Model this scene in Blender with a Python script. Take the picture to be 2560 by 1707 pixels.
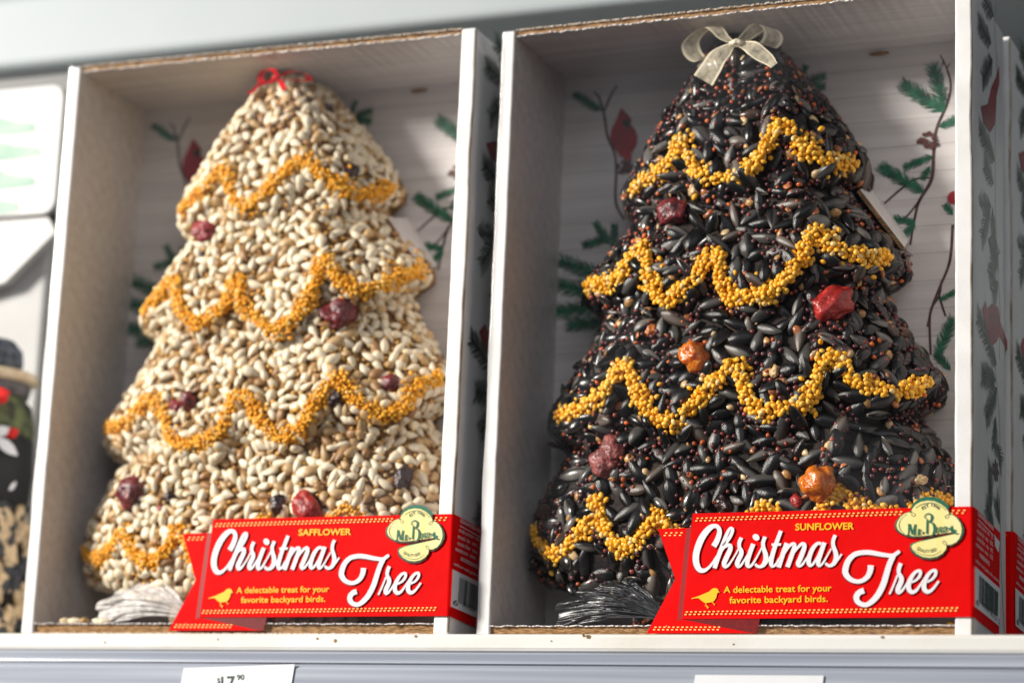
import bpy, bmesh, math, random
import numpy as np
from mathutils import Matrix, Vector, noise

random.seed(7); RNG = np.random.default_rng(11)
for o in list(bpy.data.objects): bpy.data.objects.remove(o)
scene = bpy.context.scene
COL = scene.collection

# ------------------------------------------------------------------ camera
cam_d = bpy.data.cameras.new('camera'); cam = bpy.data.objects.new('camera', cam_d); COL.objects.link(cam)
CAM = Vector((0.41759, -0.88408, -0.09125)); YAW, PITCH, ROLL = 0.39664, 0.21938, 0.04186
fw = Vector((-math.sin(YAW)*math.cos(PITCH), math.cos(YAW)*math.cos(PITCH), math.sin(PITCH)))
r0 = Vector((math.cos(YAW), math.sin(YAW), 0)); u0 = r0.cross(fw)
rt = r0*math.cos(ROLL) + u0*math.sin(ROLL); up = -r0*math.sin(ROLL) + u0*math.cos(ROLL)
cam.matrix_world = Matrix(((rt.x, up.x, -fw.x, CAM.x), (rt.y, up.y, -fw.y, CAM.y), (rt.z, up.z, -fw.z, CAM.z), (0, 0, 0, 1)))
cam_d.sensor_width = 36; cam_d.lens = 82.97; cam_d.clip_start = 0.02; cam_d.clip_end = 50
cam_d.dof.use_dof = True; cam_d.dof.focus_distance = 0.935; cam_d.dof.aperture_fstop = 5.6
scene.camera = cam

# ------------------------------------------------------------------ world and lamps (shop window light from the left front)
wd = bpy.data.worlds.new('World'); scene.world = wd; wd.use_nodes = True
wd.node_tree.nodes['Background'].inputs[0].default_value = (0.84, 0.90, 1.0, 1)
wd.node_tree.nodes['Background'].inputs[1].default_value = 0.12
def area(name, loc, target, size, power, color, size_y=None):
    d = bpy.data.lights.new(name, 'AREA'); d.energy = power; d.color = color; d.size = size
    if size_y: d.shape = 'RECTANGLE'; d.size_y = size_y
    o = bpy.data.objects.new(name, d); COL.objects.link(o); o.location = loc
    o.rotation_euler = (Vector(target) - Vector(loc)).to_track_quat('-Z', 'Y').to_euler()
    return o
area('window_light', (-1.55, -1.35, 0.80), (0.05, 0.0, 0.12), 0.4, 96, (1.0, 0.945, 0.86))
area('fill_light', (0.75, -1.5, 0.9), (0.05, 0.1, 0.1), 1.0, 4.5, (0.95, 0.97, 1.0))  # soft fill lamp added at the front right, not a visible fitting
vs = scene.view_settings
vs.view_transform = 'Standard'; vs.look = 'None'; vs.exposure = 0; vs.gamma = 1; vs.use_curve_mapping = False

# ------------------------------------------------------------------ traced measurements (millimetres in each carton's own frame)
BW, BD, BH = 0.20312, 0.06215, 0.26     # carton width, depth, height
CHRISTMAS = [[(101.26,35.31,2.34),(102.47,37.39,2.25),(103.47,40.33,2.06),(103.2,42.36,1.71),(101.77,43.38,1.6),(99.27,42.43,2.35),(96.26,38.7,2.76),(94.28,33.46,2.7),(94.1,29.42,2.62),(95.29,26.59,2.2),(97.14,25.76,1.65),(99.08,26.68,1.23),(100.99,28.81,0.99),(102.61,31.47,0.77)],[(101.82,26.71,1.81),(103.18,30.93,1.86),(104.76,35.2,1.86),(106.08,38.95,1.51),(107.41,41.75,1.23),(108.38,42.35,1.15),(108.87,41.46,1.37),(108.02,39.18,1.42),(106.54,36.92,1.32),(105.04,35.33,1.1)],[(103.72,31.73,0.77),(105.33,34.66,1.23),(106.99,35.65,1.42),(108.11,35.29,1.7),(108.0,33.81,1.97),(106.8,31.15,2.02),(105.74,28.75,2.02),(106.05,27.36,1.5),(107.3,27.66,1.09),(108.92,29.79,0.76),(110.4,32.18,0.68),(111.61,34.43,0.68)],[(112.55,38.57,1.58),(111.75,36.71,1.58),(111.79,34.83,1.5),(112.6,33.22,1.77),(112.49,31.88,1.91),(111.56,30.02,1.96),(111.04,28.42,1.91),(111.48,27.3,1.36),(112.58,27.74,1.03),(113.92,29.73,0.76),(115.13,31.71,0.68)],[(117.45,36.04,1.85),(116.27,32.9,1.85),(115.31,29.71,1.85),(115.2,27.98,1.74),(115.77,27.17,1.22),(117.0,27.77,1.03),(118.61,30.2,0.76),(120.61,33.91,0.68),(121.2,35.1,0.54)],[(122.18,38.8,1.52),(121.39,36.57,1.57),(121.57,34.43,1.63),(122.44,32.02,1.9),(122.56,29.62,2.06),(121.69,27.82,1.79),(120.33,27.09,1.22),(119.08,27.4,1.08),(118.37,28.21,0.98)],[(121.29,27.11,0.97),(123.18,28.82,0.76),(124.65,31.46,0.68)],[(128.52,40.99,1.57),(127.16,37.28,1.68),(125.85,33.57,1.78),(124.89,29.86,1.84),(124.85,27.95,1.62),(125.46,27.14,1.08),(126.76,27.98,1.02),(128.09,30.35,0.76)],[(124.85,35.61,0.97),(128.69,35.66,0.97)],[(130.93,36.16,1.78),(129.44,31.93,1.89),(127.83,26.75,1.89)],[(129.98,31.92,0.75),(131.85,34.82,1.08),(133.34,35.8,1.35),(134.08,35.26,1.56),(133.52,32.94,1.83),(131.38,26.82,1.88)],[(133.53,31.87,0.75),(135.4,34.37,1.08),(137.02,35.75,1.29),(138.06,35.31,1.56),(137.73,33.41,1.88),(136.29,29.72,1.93),(135.55,28.14,1.77),(136.05,27.21,1.21),(137.27,27.73,1.02),(138.87,29.96,0.75),(140.19,32.05,0.67)],[(144.75,35.56,1.12),(143.66,35.92,1.18),(142.45,35.19,1.47),(141.12,33.36,1.74),(140.0,30.47,1.87),(139.84,28.36,1.77),(140.45,27.35,1.28),(141.6,27.94,1.02),(143.19,30.43,0.8),(144.51,33.32,0.75)],[(146.01,36.15,1.71),(144.91,33.05,1.82),(143.8,29.63,1.82),(143.63,27.92,1.6),(144.23,27.2,1.12),(145.51,28.29,0.85),(147.1,30.91,0.69),(148.74,33.78,0.59)],[(150.24,38.96,1.44),(149.45,36.94,1.49),(149.48,34.83,1.55),(150.45,32.18,1.76),(150.61,30.07,1.91),(149.88,28.11,1.7),(148.35,27.16,1.2),(147.14,27.54,1.06),(146.46,28.23,0.91)],[(149.29,27.33,0.9),(151.15,29.15,0.8),(152.79,31.57,0.8)]]
TREE_WORD = [[(164.26,27.15,2.33),(164.08,25.14,2.21),(163.1,22.9,1.97),(161.13,21.35,1.68),(158.74,21.02,1.58),(156.23,21.98,1.88),(154.55,23.96,2.3),(154.39,25.92,2.38),(155.46,28.96,2.22),(157.84,31.29,1.99),(161.03,32.07,1.82),(164.23,31.99,1.82),(168.21,31.25,1.68),(171.38,30.78,1.53),(173.16,30.86,1.47),(174.34,31.62,1.47),(175.48,32.39,1.28)],[(173.0,30.8,2.2),(171.5,27.4,2.12),(170.44,23.9,2.26),(169.27,20.01,2.32),(167.32,16.14,2.32),(165.06,13.53,2.12),(162.79,12.12,1.77),(160.81,12.32,1.77),(159.2,13.46,2.07),(158.79,15.22,2.27),(159.87,16.77,2.17),(161.72,17.54,2.21)],[(171.63,16.07,0.78),(173.03,19.21,0.78),(174.62,23.28,0.74)],[(175.88,27.8,1.65),(175.2,25.8,1.57),(175.17,24.05,1.47),(176.13,22.29,1.8),(176.02,20.74,1.95),(175.14,18.8,1.95),(174.77,17.35,1.8),(175.31,16.63,1.27),(176.48,17.44,0.98),(177.95,19.56,0.74),(178.92,21.29,0.68)],[(180.0,20.47,0.78),(181.86,21.37,0.93),(183.13,22.81,1.17),(183.51,24.26,1.25),(182.83,24.9,1.13),(181.26,24.09,1.27),(179.7,21.87,1.66),(178.93,19.55,1.85),(179.17,17.71,1.79),(180.35,16.79,1.52),(181.87,17.4,1.13),(183.43,19.51,0.78),(184.79,21.63,0.68)],[(185.87,20.56,0.78),(187.71,21.45,0.93),(188.98,22.89,1.16),(189.36,24.33,1.24),(188.68,24.98,1.13),(187.12,24.16,1.26),(185.57,21.95,1.65),(184.8,19.64,1.85),(185.03,17.8,1.79),(186.21,16.89,1.51),(187.72,17.51,1.12),(189.28,19.27,0.93),(190.44,20.91,0.85)]]
I_DOT = [(119.92,38.57),(119.93,38.05),(119.73,37.62),(119.34,37.34),(118.84,37.25),(118.29,37.36),(117.77,37.65),(117.37,38.09),(117.15,38.61),(117.14,39.12),(117.34,39.55),(117.73,39.84),(118.23,39.93),(118.79,39.82),(119.3,39.52),(119.7,39.08)]
BIRD = [(92.42,14.95),(94.93,15.69),(96.04,16.08),(99.64,17.53),(101.01,18.72),(102.12,18.98),(103.25,18.57),(103.6,17.82),(104.12,17.1),(103.28,17.23),(102.96,16.44),(102.76,15.37),(102.1,14.18),(101.14,13.46),(99.74,13.26),(98.63,13.13),(97.79,13.32),(96.65,14.07),(95.5,15.01),(94.38,15.02),(92.7,14.76)]
BIRD_LEGS = [[(98.29,13.4,0.38),(98.65,12.2,0.27),(99.38,10.99,0.38)],[(98.65,12.2,0.22),(98.1,11.93,0.16)],[(98.65,12.14,0.22),(99.79,11.34,0.22)],[(101.14,13.46,0.27),(101.71,12.85,0.27),(102.0,12.23,0.22)],[(101.71,12.85,0.22),(102.27,12.58,0.22)]]
LOGO_CREAM = [(179.87,47.16),(180.4,48.56),(181.63,50.04),(183.58,51.06),(186.23,51.49),(188.88,51.17),(191.17,50.1),(193.11,48.65),(194.16,47.22),(194.55,45.99),(195.74,45.87),(197.31,44.7),(198.71,42.75),(199.23,40.65),(199.14,38.9),(198.36,36.82),(197.14,35.44),(195.39,34.59),(193.5,34.45),(193.3,32.88),(192.07,31.33),(189.97,30.13),(187.34,29.67),(184.53,30.02),(182.05,31.28),(180.55,32.79),(180.01,34.12),(180.63,34.9),(182.74,35.74),(187.15,36.64),(191.54,37.54),(196.61,38.56),(195.57,39.26),(191.54,38.76),(187.32,38.31),(183.44,37.96),(180.61,38.01),(177.95,38.54),(175.99,39.46),(174.74,40.71),(174.24,42.14),(174.55,43.54),(175.79,45.47),(177.38,46.67),(178.98,47.21)]
LOGO_GREEN = [(180.13,48.03),(179.81,49.19),(180.92,50.94),(183.04,52.43),(185.87,53.07),(188.35,52.95),(190.82,52.19),(192.93,50.73),(194.48,49.11),(194.07,48.28),(194.69,46.16),(195.91,46.05),(197.66,44.87),(199.23,42.74),(200.02,40.63),(199.93,38.89),(199.06,36.81),(197.49,35.26),(195.57,34.24),(193.68,34.18),(193.51,32.7),(192.25,30.97),(189.97,29.61),(187.34,29.15),(184.35,29.5),(181.7,30.76),(179.93,32.36),(179.43,33.95),(179.56,35.0),(180.62,35.51),(184.51,36.59),(191.54,37.8),(196.7,38.68),(195.57,39.05),(191.54,38.59),(187.32,38.04),(184.5,37.65),(180.97,37.58),(177.95,38.1),(175.28,39.47),(173.85,40.91),(173.49,42.33),(173.83,43.73),(175.43,45.65),(177.2,46.85),(178.98,47.39)]
LOGO_MARKS = [[(179.14,42.49,0.67),(178.93,38.62,0.46)],[(179.39,42.49,0.78),(180.4,38.68,0.71)],[(180.35,38.68,0.35),(181.39,42.33,0.39)],[(181.54,42.32,0.74),(181.36,38.52,0.74)],[(178.64,42.55,0.28),(179.75,42.53,0.28)],[(181.04,42.33,0.28),(182.01,42.32,0.28)],[(178.4,38.54,0.28),(179.51,38.55,0.28)],[(180.61,38.5,0.28),(181.89,38.48,0.28)],[(182.82,40.58,0.46),(182.65,38.47,0.46)],[(182.73,40.67,0.28),(183.52,40.39,0.35),(183.47,39.72,0.32),(182.82,39.49,0.21)],[(183.0,39.43,0.35),(183.58,38.37,0.42)],[(182.2,38.39,0.21),(183.12,38.37,0.21)],[(184.76,39.58,0.63),(184.36,38.7,0.63)],[(186.16,44.3,0.6),(186.05,38.76,0.74)],[(185.63,44.57,0.32),(185.19,45.11,0.35),(185.28,45.81,0.35),(186.07,46.36,0.39),(187.13,46.31,0.6),(187.92,45.32,0.81),(187.66,44.01,0.7),(186.78,43.18,0.35)],[(186.78,43.18,0.35),(188.02,42.91,0.56),(188.81,41.7,0.88),(188.81,39.77,0.81),(188.11,38.2,0.53),(187.06,37.84,0.32)],[(189.99,41.07,0.49),(189.82,38.97,0.49)],[(189.52,41.08,0.21),(190.48,41.15,0.21)],[(189.4,38.92,0.21),(190.34,38.99,0.21)],[(191.15,41.22,0.49),(190.98,39.12,0.49)],[(191.15,41.28,0.25),(191.97,41.03,0.39),(191.89,40.33,0.35),(191.15,40.12,0.21)],[(191.33,40.12,0.35),(192.03,39.1,0.42)],[(192.73,41.37,0.49),(192.55,39.36,0.49)],[(192.73,41.42,0.25),(193.67,41.0,0.49),(193.68,40.04,0.49),(192.55,39.32,0.25)],[(181.64,48.71,0.14),(183.58,49.91,0.18),(186.23,50.56,0.21),(188.88,50.41,0.21),(191.17,49.39,0.18),(193.37,47.5,0.14)],[(178.27,46.48,0.11),(176.15,44.75,0.14),(175.27,42.47,0.21),(175.99,40.16,0.18),(177.42,39.08,0.11)],[(180.81,32.7,0.11),(183.46,31.26,0.16),(186.28,30.61,0.18),(189.09,30.84,0.16),(191.72,32.38,0.1)],[(178.98,47.21,0.16),(180.05,47.15,0.18),(181.29,46.42,0.16),(181.38,45.71,0.16),(180.58,45.64,0.16),(179.96,46.45,0.14),(180.04,47.51,0.14)],[(194.55,46.34,0.14),(194.43,45.29,0.16),(193.64,44.63,0.18),(192.94,44.96,0.18),(193.29,45.75,0.16),(194.51,45.99,0.16)],[(193.47,34.27,0.14),(193.38,35.15,0.16),(192.68,36.03,0.16),(192.07,35.78,0.16),(192.33,34.99,0.16),(193.29,34.45,0.16)]]
LOGO_BIRD = [(195.22,41.85),(195.39,41.32),(195.83,42.02),(195.83,40.88),(196.53,40.08),(197.49,40.06),(196.79,39.5),(197.49,38.84),(198.27,38.77),(197.49,38.32),(196.44,38.6),(195.57,39.13),(194.87,39.93),(194.52,40.73),(195.04,41.07)]
EST = [(184.3,47.95),(187.47,49.21),(190.65,47.82)]
QUALITY = [(182.05,33.03),(184.52,31.77),(187.34,31.65),(189.79,32.4)]
LABEL = [(92.01,48.57),(202.76,49.11),(202.07,7.45),(88.73,6.91)]
TAIL = [(77.52,42.7),(91.6,42.93),(88.39,6.91),(120.38,7.16),(119.27,1.48),(73.98,1.36),(85.34,22.69)]
FOLD = [(88.39,6.91),(120.38,7.16),(119.27,1.48),(115.77,1.74)]
SHADE = [(89.52,42.83),(91.74,42.79),(88.73,6.91),(86.68,6.26)]
STITCH = [[(93.74,45.94),(177.21,46.95),11],[(195.28,46.98),(201.62,46.98),11],[(90.26,9.06),(198.62,10.21),11],[(80.52,40.45),(89.03,40.45),11],[(77.13,3.19),(105.26,3.17),11]]
SUNFLOWER = [(134.21,41.14),(157.53,41.13),(134.17,43.75)]
TAG1 = [(105.65,17.03),(148.94,17.4),(105.59,19.62)]
TAG2 = [(108.1,12.95),(147.51,13.33),(108.05,15.53)]
BACK_BRANCH = [[(176.88,251.58,0.5),(179.63,245.58,0.75),(181.45,237.81,0.99),(179.94,229.74,1.24),(175.41,218.82,1.36),(174.22,208.27,1.48),(173.34,197.1,1.6),(168.22,188.16,1.35),(166.43,181.46,1.1),(164.36,169.23,0.86)],[(177.8,246.4,0.62),(178.41,249.52,0.5)],[(179.63,245.27,0.75),(181.14,247.34,0.5)],[(173.34,197.72,0.61),(166.37,197.64,0.86),(160.3,193.73,0.99),(153.3,188.01,0.74)],[(168.22,188.16,0.86),(162.79,181.72,0.86),(158.54,180.15,0.99)],[(182.31,176.8,1.21),(181.04,161.12,1.21),(176.37,149.2,1.03),(173.82,142.39,1.03),(171.71,133.84,0.86)],[(177.7,153.3,0.87),(176.63,146.79,0.98),(172.89,139.35,1.08),(173.15,121.94,0.97)],[(176.63,146.79,0.87),(179.32,137.91,0.86)],[(22.6,247.46,1.02),(25.2,239.49,1.2),(27.43,228.44,1.28),(30.92,220.49,1.19),(32.09,212.77,1.27),(32.37,197.57,1.18),(36.52,189.28,0.99)],[(25.63,240.36,0.83),(27.75,246.08,1.2),(31.03,251.69,0.83)],[(22.85,246.98,0.92),(20.19,249.97,0.65)]]
BACK_SPRIG = [[(178.73,226.08),(161.6,239.37),6.91],[(178.73,227.02),(174.14,246.12),6.62],[(176.32,219.69),(184.47,222.11),4.9],[(173.92,207.04),(162.69,203.25),4.03],[(170.33,191.42),(152.58,203.74),6.05],[(172.72,202.76),(170.01,197.98),3.46],[(166.44,178.98),(158.23,180.8),4.03],[(166.44,178.98),(162.22,173.7),4.03],[(182.37,180.94),(179.68,184.84),3.46],[(176.63,144.82),(183.05,147.73),3.11],[(175.6,120.74),(181.98,135.6),5.7],[(181.46,115.08),(176.14,121.8),4.14],[(24.24,240.49),(11.59,248.94),4.69],[(34.3,201.43),(38.93,198.86),2.74],[(36.37,193.73),(40.74,199.17),3.13],[(31.13,181.46),(18.89,178.89),4.92],[(30.21,178.54),(23.72,187.94),4.21],[(32.36,175.43),(31.99,186.37),3.86],[(30.75,162.69),(7.76,172.03),8.08],[(31.01,154.81),(8.19,161.06),8.08],[(31.15,150.87),(7.62,149.21),8.08],[(35.48,142.82),(13.02,143.01),7.02],[(118.3,244.75),(126.01,246.97),4.21],[(116.37,243.94),(126.07,242.04),4.21],[(116.34,245.92),(118.2,251.68),3.51]]
BACK_CARDINAL = [(33.68,241.0),(37.26,237.06),(38.94,234.66),(38.3,232.91),(40.68,230.0),(41.94,226.3),(41.36,222.76),(39.19,219.36),(39.29,216.22),(37.46,216.37),(33.74,218.46),(30.84,222.74),(28.86,226.96),(29.18,231.0),(31.34,235.33),(32.61,238.83)]
BACK_MASK = [(34.2,235.07),(37.31,235.25),(38.42,232.0),(36.53,231.26),(34.86,232.99)]
BACK_CONES = [(172.09,213.77,4.0323),(35.96,213.35,3.7128)]
BACK_BERRY = (182.97,188.31,2.8802)
KNOT = (150.81,255.75)
SIDE_STEM = [[(48.27,273.53),(43.29,256.59),(47.62,239.06),(43.88,212.08),(43.31,180.65),(46.13,160.16),(51.64,137.51),(49.84,116.34)],[(40.27,115.51),(49.87,90.19),(50.16,54.93),(53.56,24.66),(58.19,5.86)]]
SIDE_SPRIG = [[(41.04,259.79),(22.87,260.17)],[(36.22,246.12),(13.86,246.13)],[(38.4,239.93),(20.21,225.47)],[(42.25,197.86),(15.56,202.32)],[(39.79,187.41),(24.18,190.57)],[(35.09,176.43),(13.06,171.25)],[(32.84,175.81),(17.23,159.24)],[(37.35,177.06),(39.4,165.12)],[(28.18,161.2),(46.09,158.22)],[(46.09,158.22),(32.4,147.13)],[(48.18,148.18),(38.99,141.17)],[(44.25,113.21),(10.21,124.37)],[(42.62,106.56),(18.07,103.56)],[(45.08,103.92),(25.09,88.59)],[(42.35,91.89),(39.64,79.99)],[(44.65,80.89),(52.11,75.97)],[(31.81,52.12),(32.07,68.41)],[(39.03,45.09),(25.54,52.16)],[(49.05,49.62),(44.2,57.09)]]
SIDE_CARDINAL = [[(51.4,241.34),(52.2,234.59),(45.99,226.58),(42.53,213.62),(33.33,207.05),(22.19,207.26),(15.67,212.41),(29.0,217.65),(35.91,227.24),(45.21,234.27)],[(23.43,134.61),(26.44,132.06),(36.68,136.64),(47.98,137.6),(51.54,132.7),(66.3,127.38),(65.27,123.78),(50.04,126.64),(44.06,122.46),(34.16,118.87),(25.44,122.98),(16.88,129.35)]]
SIDE_CONE = (41.95,69.87)
SIDE_LABEL = [(-0.6,49.07),(48.01,45.57),(45.33,4.72),(-0.91,7.69)]
SIDE_BARCODE = [(-0.77,26.44),(45.7,23.76),(44.48,8.79),(-0.88,11.32)]
SIDE_BARS = [(6.96,24.15),(41.93,21.77),(40.83,12.17),(5.99,13.57)]
SIDE_TXT = {'guar': [(4.56,46.53),(33.1,44.75)],'rule': [(4.55,45.05),(32.7,42.98)],'l1': [(3.66,42.51),(32.67,41.08)],'l2': [(2.77,39.79),(32.26,38.36)],'l3': [(2.75,37.02),(31.85,35.65)],'l4': [(1.01,34.38),(31.81,33.0)],'ing': [(7.03,31.16),(25.59,29.91)],'l5': [(0.1,28.39),(44.8,25.55)],'item': [(6.11,25.69),(42.88,22.65)],'six': [(-0.02,12.32)],'num': [(11.19,12.9),(44.49,9.55)],'web': [(13.78,9.15),(34.33,8.07)],'map': [(34.92,43.68),(37.67,42.93),(45.11,42.07),(43.16,37.58),(40.37,37.96),(35.76,39.23)]}
LIPS_L = [[(-1.75,0.0384),(-1.039,0.0384),(-0.87,0.0401),(-0.702,0.0354),(-0.509,0.0448),(-0.421,0.0375),(-0.309,0.032),(-0.205,0.0367),(-0.148,0.046),(-0.076,0.0333),(-0.012,0.0295),(0.028,0.0371),(0.076,0.0482),(0.164,0.0388),(0.293,0.0388),(0.381,0.0482),(0.477,0.0537),(0.63,0.0448),(0.902,0.0435),(1.135,0.0503),(1.335,0.0533),(1.75,0.0533)],[(-1.75,0.094),(-0.974,0.094),(-0.589,0.0957),(-0.413,0.1047),(-0.309,0.097),(-0.237,0.0872),(-0.156,0.0822),(-0.036,0.0872),(0.004,0.1034),(0.052,0.0915),(0.132,0.0851),(0.213,0.0885),(0.309,0.1013),(0.389,0.1102),(0.485,0.1042),(0.646,0.0974),(0.854,0.0966),(1.087,0.1093),(1.287,0.114),(1.75,0.114)],[(-1.75,0.1459),(-0.878,0.1459),(-0.589,0.1531),(-0.421,0.1578),(-0.357,0.1455),(-0.221,0.1378),(-0.076,0.1433),(-0.02,0.1557),(-0.004,0.1438),(0.036,0.1374),(0.108,0.1327),(0.229,0.1404),(0.333,0.1548),(0.381,0.1629),(0.533,0.1535),(0.782,0.151),(1.151,0.1595),(1.416,0.165),(1.75,0.165)],[(-1.75,0.1926),(-0.822,0.1926),(-0.389,0.2003),(-0.188,0.2079),(-0.108,0.1964),(-0.02,0.1892),(0.012,0.1947),(0.14,0.2041),(0.261,0.2092),(0.421,0.2045),(0.638,0.1981),(0.95,0.196),(1.335,0.2032),(1.75,0.2032)]]
GARLAND_L = [[(-1.169,0.0419),(-1.039,0.0384),(-0.702,0.0354),(-0.509,0.0448),(-0.421,0.0375),(-0.309,0.032),(-0.205,0.0367),(-0.156,0.046),(-0.076,0.0333),(-0.012,0.0295),(0.028,0.0371),(0.076,0.0482),(0.164,0.0388),(0.293,0.0388),(0.381,0.0482),(0.477,0.0537),(0.63,0.0448),(0.902,0.0435),(1.135,0.0503),(1.335,0.0533)],[(-0.974,0.094),(-0.589,0.0957),(-0.413,0.1047),(-0.301,0.097),(-0.237,0.0872),(-0.156,0.0822),(-0.036,0.0872),(0.004,0.1034),(0.052,0.0915),(0.132,0.0851),(0.213,0.0885),(0.309,0.1013),(0.397,0.1102),(0.485,0.1042),(0.646,0.0974),(0.854,0.0966),(1.079,0.1093),(1.287,0.114)],[(-0.878,0.1459),(-0.589,0.1531),(-0.421,0.1578),(-0.357,0.1455),(-0.221,0.1378),(-0.076,0.1433),(-0.02,0.1557),(-0.004,0.1438),(0.036,0.1374),(0.108,0.1327),(0.229,0.1404),(0.333,0.1548),(0.381,0.1629),(0.533,0.1535),(0.782,0.151),(1.151,0.1595),(1.416,0.165)],[(-0.822,0.1926),(-0.389,0.2003),(-0.18,0.2079),(-0.108,0.1964),(-0.02,0.1892),(0.012,0.1947),(0.132,0.2045),(0.261,0.2092),(0.421,0.2045),(0.638,0.1981),(0.95,0.196),(1.335,0.2032)]]
LIPS_R = [[(-1.75,0.0426),(-1.055,0.0426),(-0.998,0.0486),(-0.758,0.0367),(-0.525,0.0439),(-0.437,0.0562),(-0.357,0.0418),(-0.261,0.0367),(-0.164,0.0448),(-0.124,0.0499),(-0.06,0.0409),(-0.004,0.0375),(0.044,0.0443),(0.124,0.0524),(0.188,0.0456),(0.301,0.0439),(0.389,0.0541),(0.461,0.0575),(0.549,0.0516),(0.814,0.0499),(1.071,0.0558),(1.319,0.0575),(1.75,0.0575)],[(-1.75,0.0945),(-0.934,0.0945),(-0.63,0.0953),(-0.429,0.1034),(-0.325,0.1119),(-0.221,0.0966),(-0.116,0.0872),(-0.028,0.094),(0.004,0.1042),(0.036,0.1093),(0.076,0.0949),(0.148,0.0902),(0.301,0.094),(0.365,0.1047),(0.445,0.1115),(0.573,0.103),(0.79,0.0983),(0.99,0.1),(1.223,0.1051),(1.75,0.1051)],[(-1.75,0.1506),(-1.071,0.1506),(-0.557,0.1501),(-0.389,0.1544),(-0.357,0.1608),(-0.285,0.1484),(-0.188,0.1378),(-0.068,0.145),(-0.004,0.1557),(0.012,0.1416),(0.084,0.1374),(0.229,0.1421),(0.357,0.154),(0.429,0.1646),(0.573,0.1582),(0.83,0.1548),(1.143,0.1565),(1.75,0.1565)],[(-1.75,0.1901),(-0.838,0.1901),(-0.477,0.1939),(-0.277,0.199),(-0.18,0.2066),(-0.1,0.1952),(0.004,0.1896),(0.1,0.193),(0.221,0.2032),(0.341,0.2113),(0.541,0.2011),(0.79,0.1964),(1.159,0.1973),(1.75,0.1973)]]
GARLAND_R = [[(-1.185,0.0498),(-1.055,0.0426),(-0.758,0.0367),(-0.525,0.0439),(-0.437,0.0562),(-0.357,0.0418),(-0.261,0.0367),(-0.164,0.0448),(-0.124,0.0499),(-0.06,0.0409),(-0.004,0.0375),(0.044,0.0443),(0.124,0.0524),(0.188,0.0456),(0.301,0.0439),(0.389,0.0541),(0.461,0.0575),(0.549,0.0516),(0.814,0.0499),(1.071,0.0558),(1.319,0.0575)],[(-0.934,0.0945),(-0.63,0.0953),(-0.429,0.1034),(-0.317,0.1119),(-0.221,0.0966),(-0.116,0.0872),(-0.028,0.094),(0.004,0.1042),(0.036,0.1093),(0.076,0.0949),(0.148,0.0902),(0.301,0.094),(0.365,0.1047),(0.453,0.1115),(0.573,0.103),(0.79,0.0983),(0.99,0.1),(1.223,0.1051)],[(-1.071,0.1506),(-0.557,0.1501),(-0.479,0.1577),(-0.349,0.1608),(-0.285,0.1484),(-0.188,0.1378),(-0.068,0.145),(-0.004,0.1557),(0.012,0.1416),(0.084,0.1374),(0.229,0.1421),(0.357,0.154),(0.429,0.1646),(0.573,0.1582),(0.83,0.1548),(1.143,0.1565)],[(-0.838,0.1901),(-0.477,0.1939),(-0.277,0.199),(-0.196,0.2071),(-0.1,0.1952),(0.004,0.1896),(0.1,0.193),(0.221,0.2032),(0.333,0.2113),(0.541,0.2011),(0.79,0.1964),(1.159,0.1973)]]
BERRY_L = [(-0.397,0.1811,5,'c'),(0.589,0.1399,7,'d'),(-0.213,0.1025,5.4,'d'),(-0.269,0.1,3,'c'),(-0.509,0.063,6,'d'),(-0.261,0.0605,3,'n'),(-0.285,0.055,2.2,'c'),(0.116,0.0554,3.3,'n'),(0.261,0.0541,7,'r'),(0.942,0.0681,5,'n'),(0.806,0.2054,3.4,'n'),(0.958,0.2389,3,'n'),(0.894,0.1093,4,'d'),(0.413,0.1017,3.5,'n'),(-0.341,0.1697,2.2,'n')]
BERRY_R = [(-0.285,0.1773,5.8,'d'),(0.622,0.1344,7.2,'r'),(-0.044,0.1136,7.0,'a'),(-0.421,0.0771,5,'m'),(-0.429,0.0715,5,'m'),(0.349,0.0609,7.4,'a'),(0.237,0.0541,3,'r'),(-0.293,0.1268,2.4,'o'),(0.012,0.0528,4,'n'),(0.188,0.1064,2.8,'k'),(0.998,0.0635,2.8,'k'),(0.205,0.1017,2.5,'w'),(-0.148,0.1862,3,'k')]
BOW_R = {'lloop': [(102.99,245.62),(98.19,248.98),(95.02,252.89),(92.6,254.83),(88.81,253.78),(85.05,251.05),(83.21,248.12),(84.03,244.44),(86.49,241.32),(89.62,240.29),(93.83,242.98),(98.28,244.91),(103.0,245.39)],'rloop': [(104.87,245.91),(106.95,247.6),(109.95,250.14),(112.5,252.02),(114.83,252.6),(117.41,251.5),(119.09,248.95),(118.91,246.13),(117.08,243.95),(114.74,244.43),(111.21,245.97),(108.39,246.26),(104.88,245.43)],'ltail': [(102.39,244.62,2.14),(99.37,242.55,5.71),(96.6,239.74,7.86),(93.85,235.97,8.82),(90.19,230.38,9.53)],'rtail': [(104.5,244.89,1.66),(108.04,244.05,4.27),(111.59,242.03,6.38),(115.15,239.07,6.12),(118.21,236.65,4.93),(121.05,233.55,3.04)],'knot': (103.94,245.53)}
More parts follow.
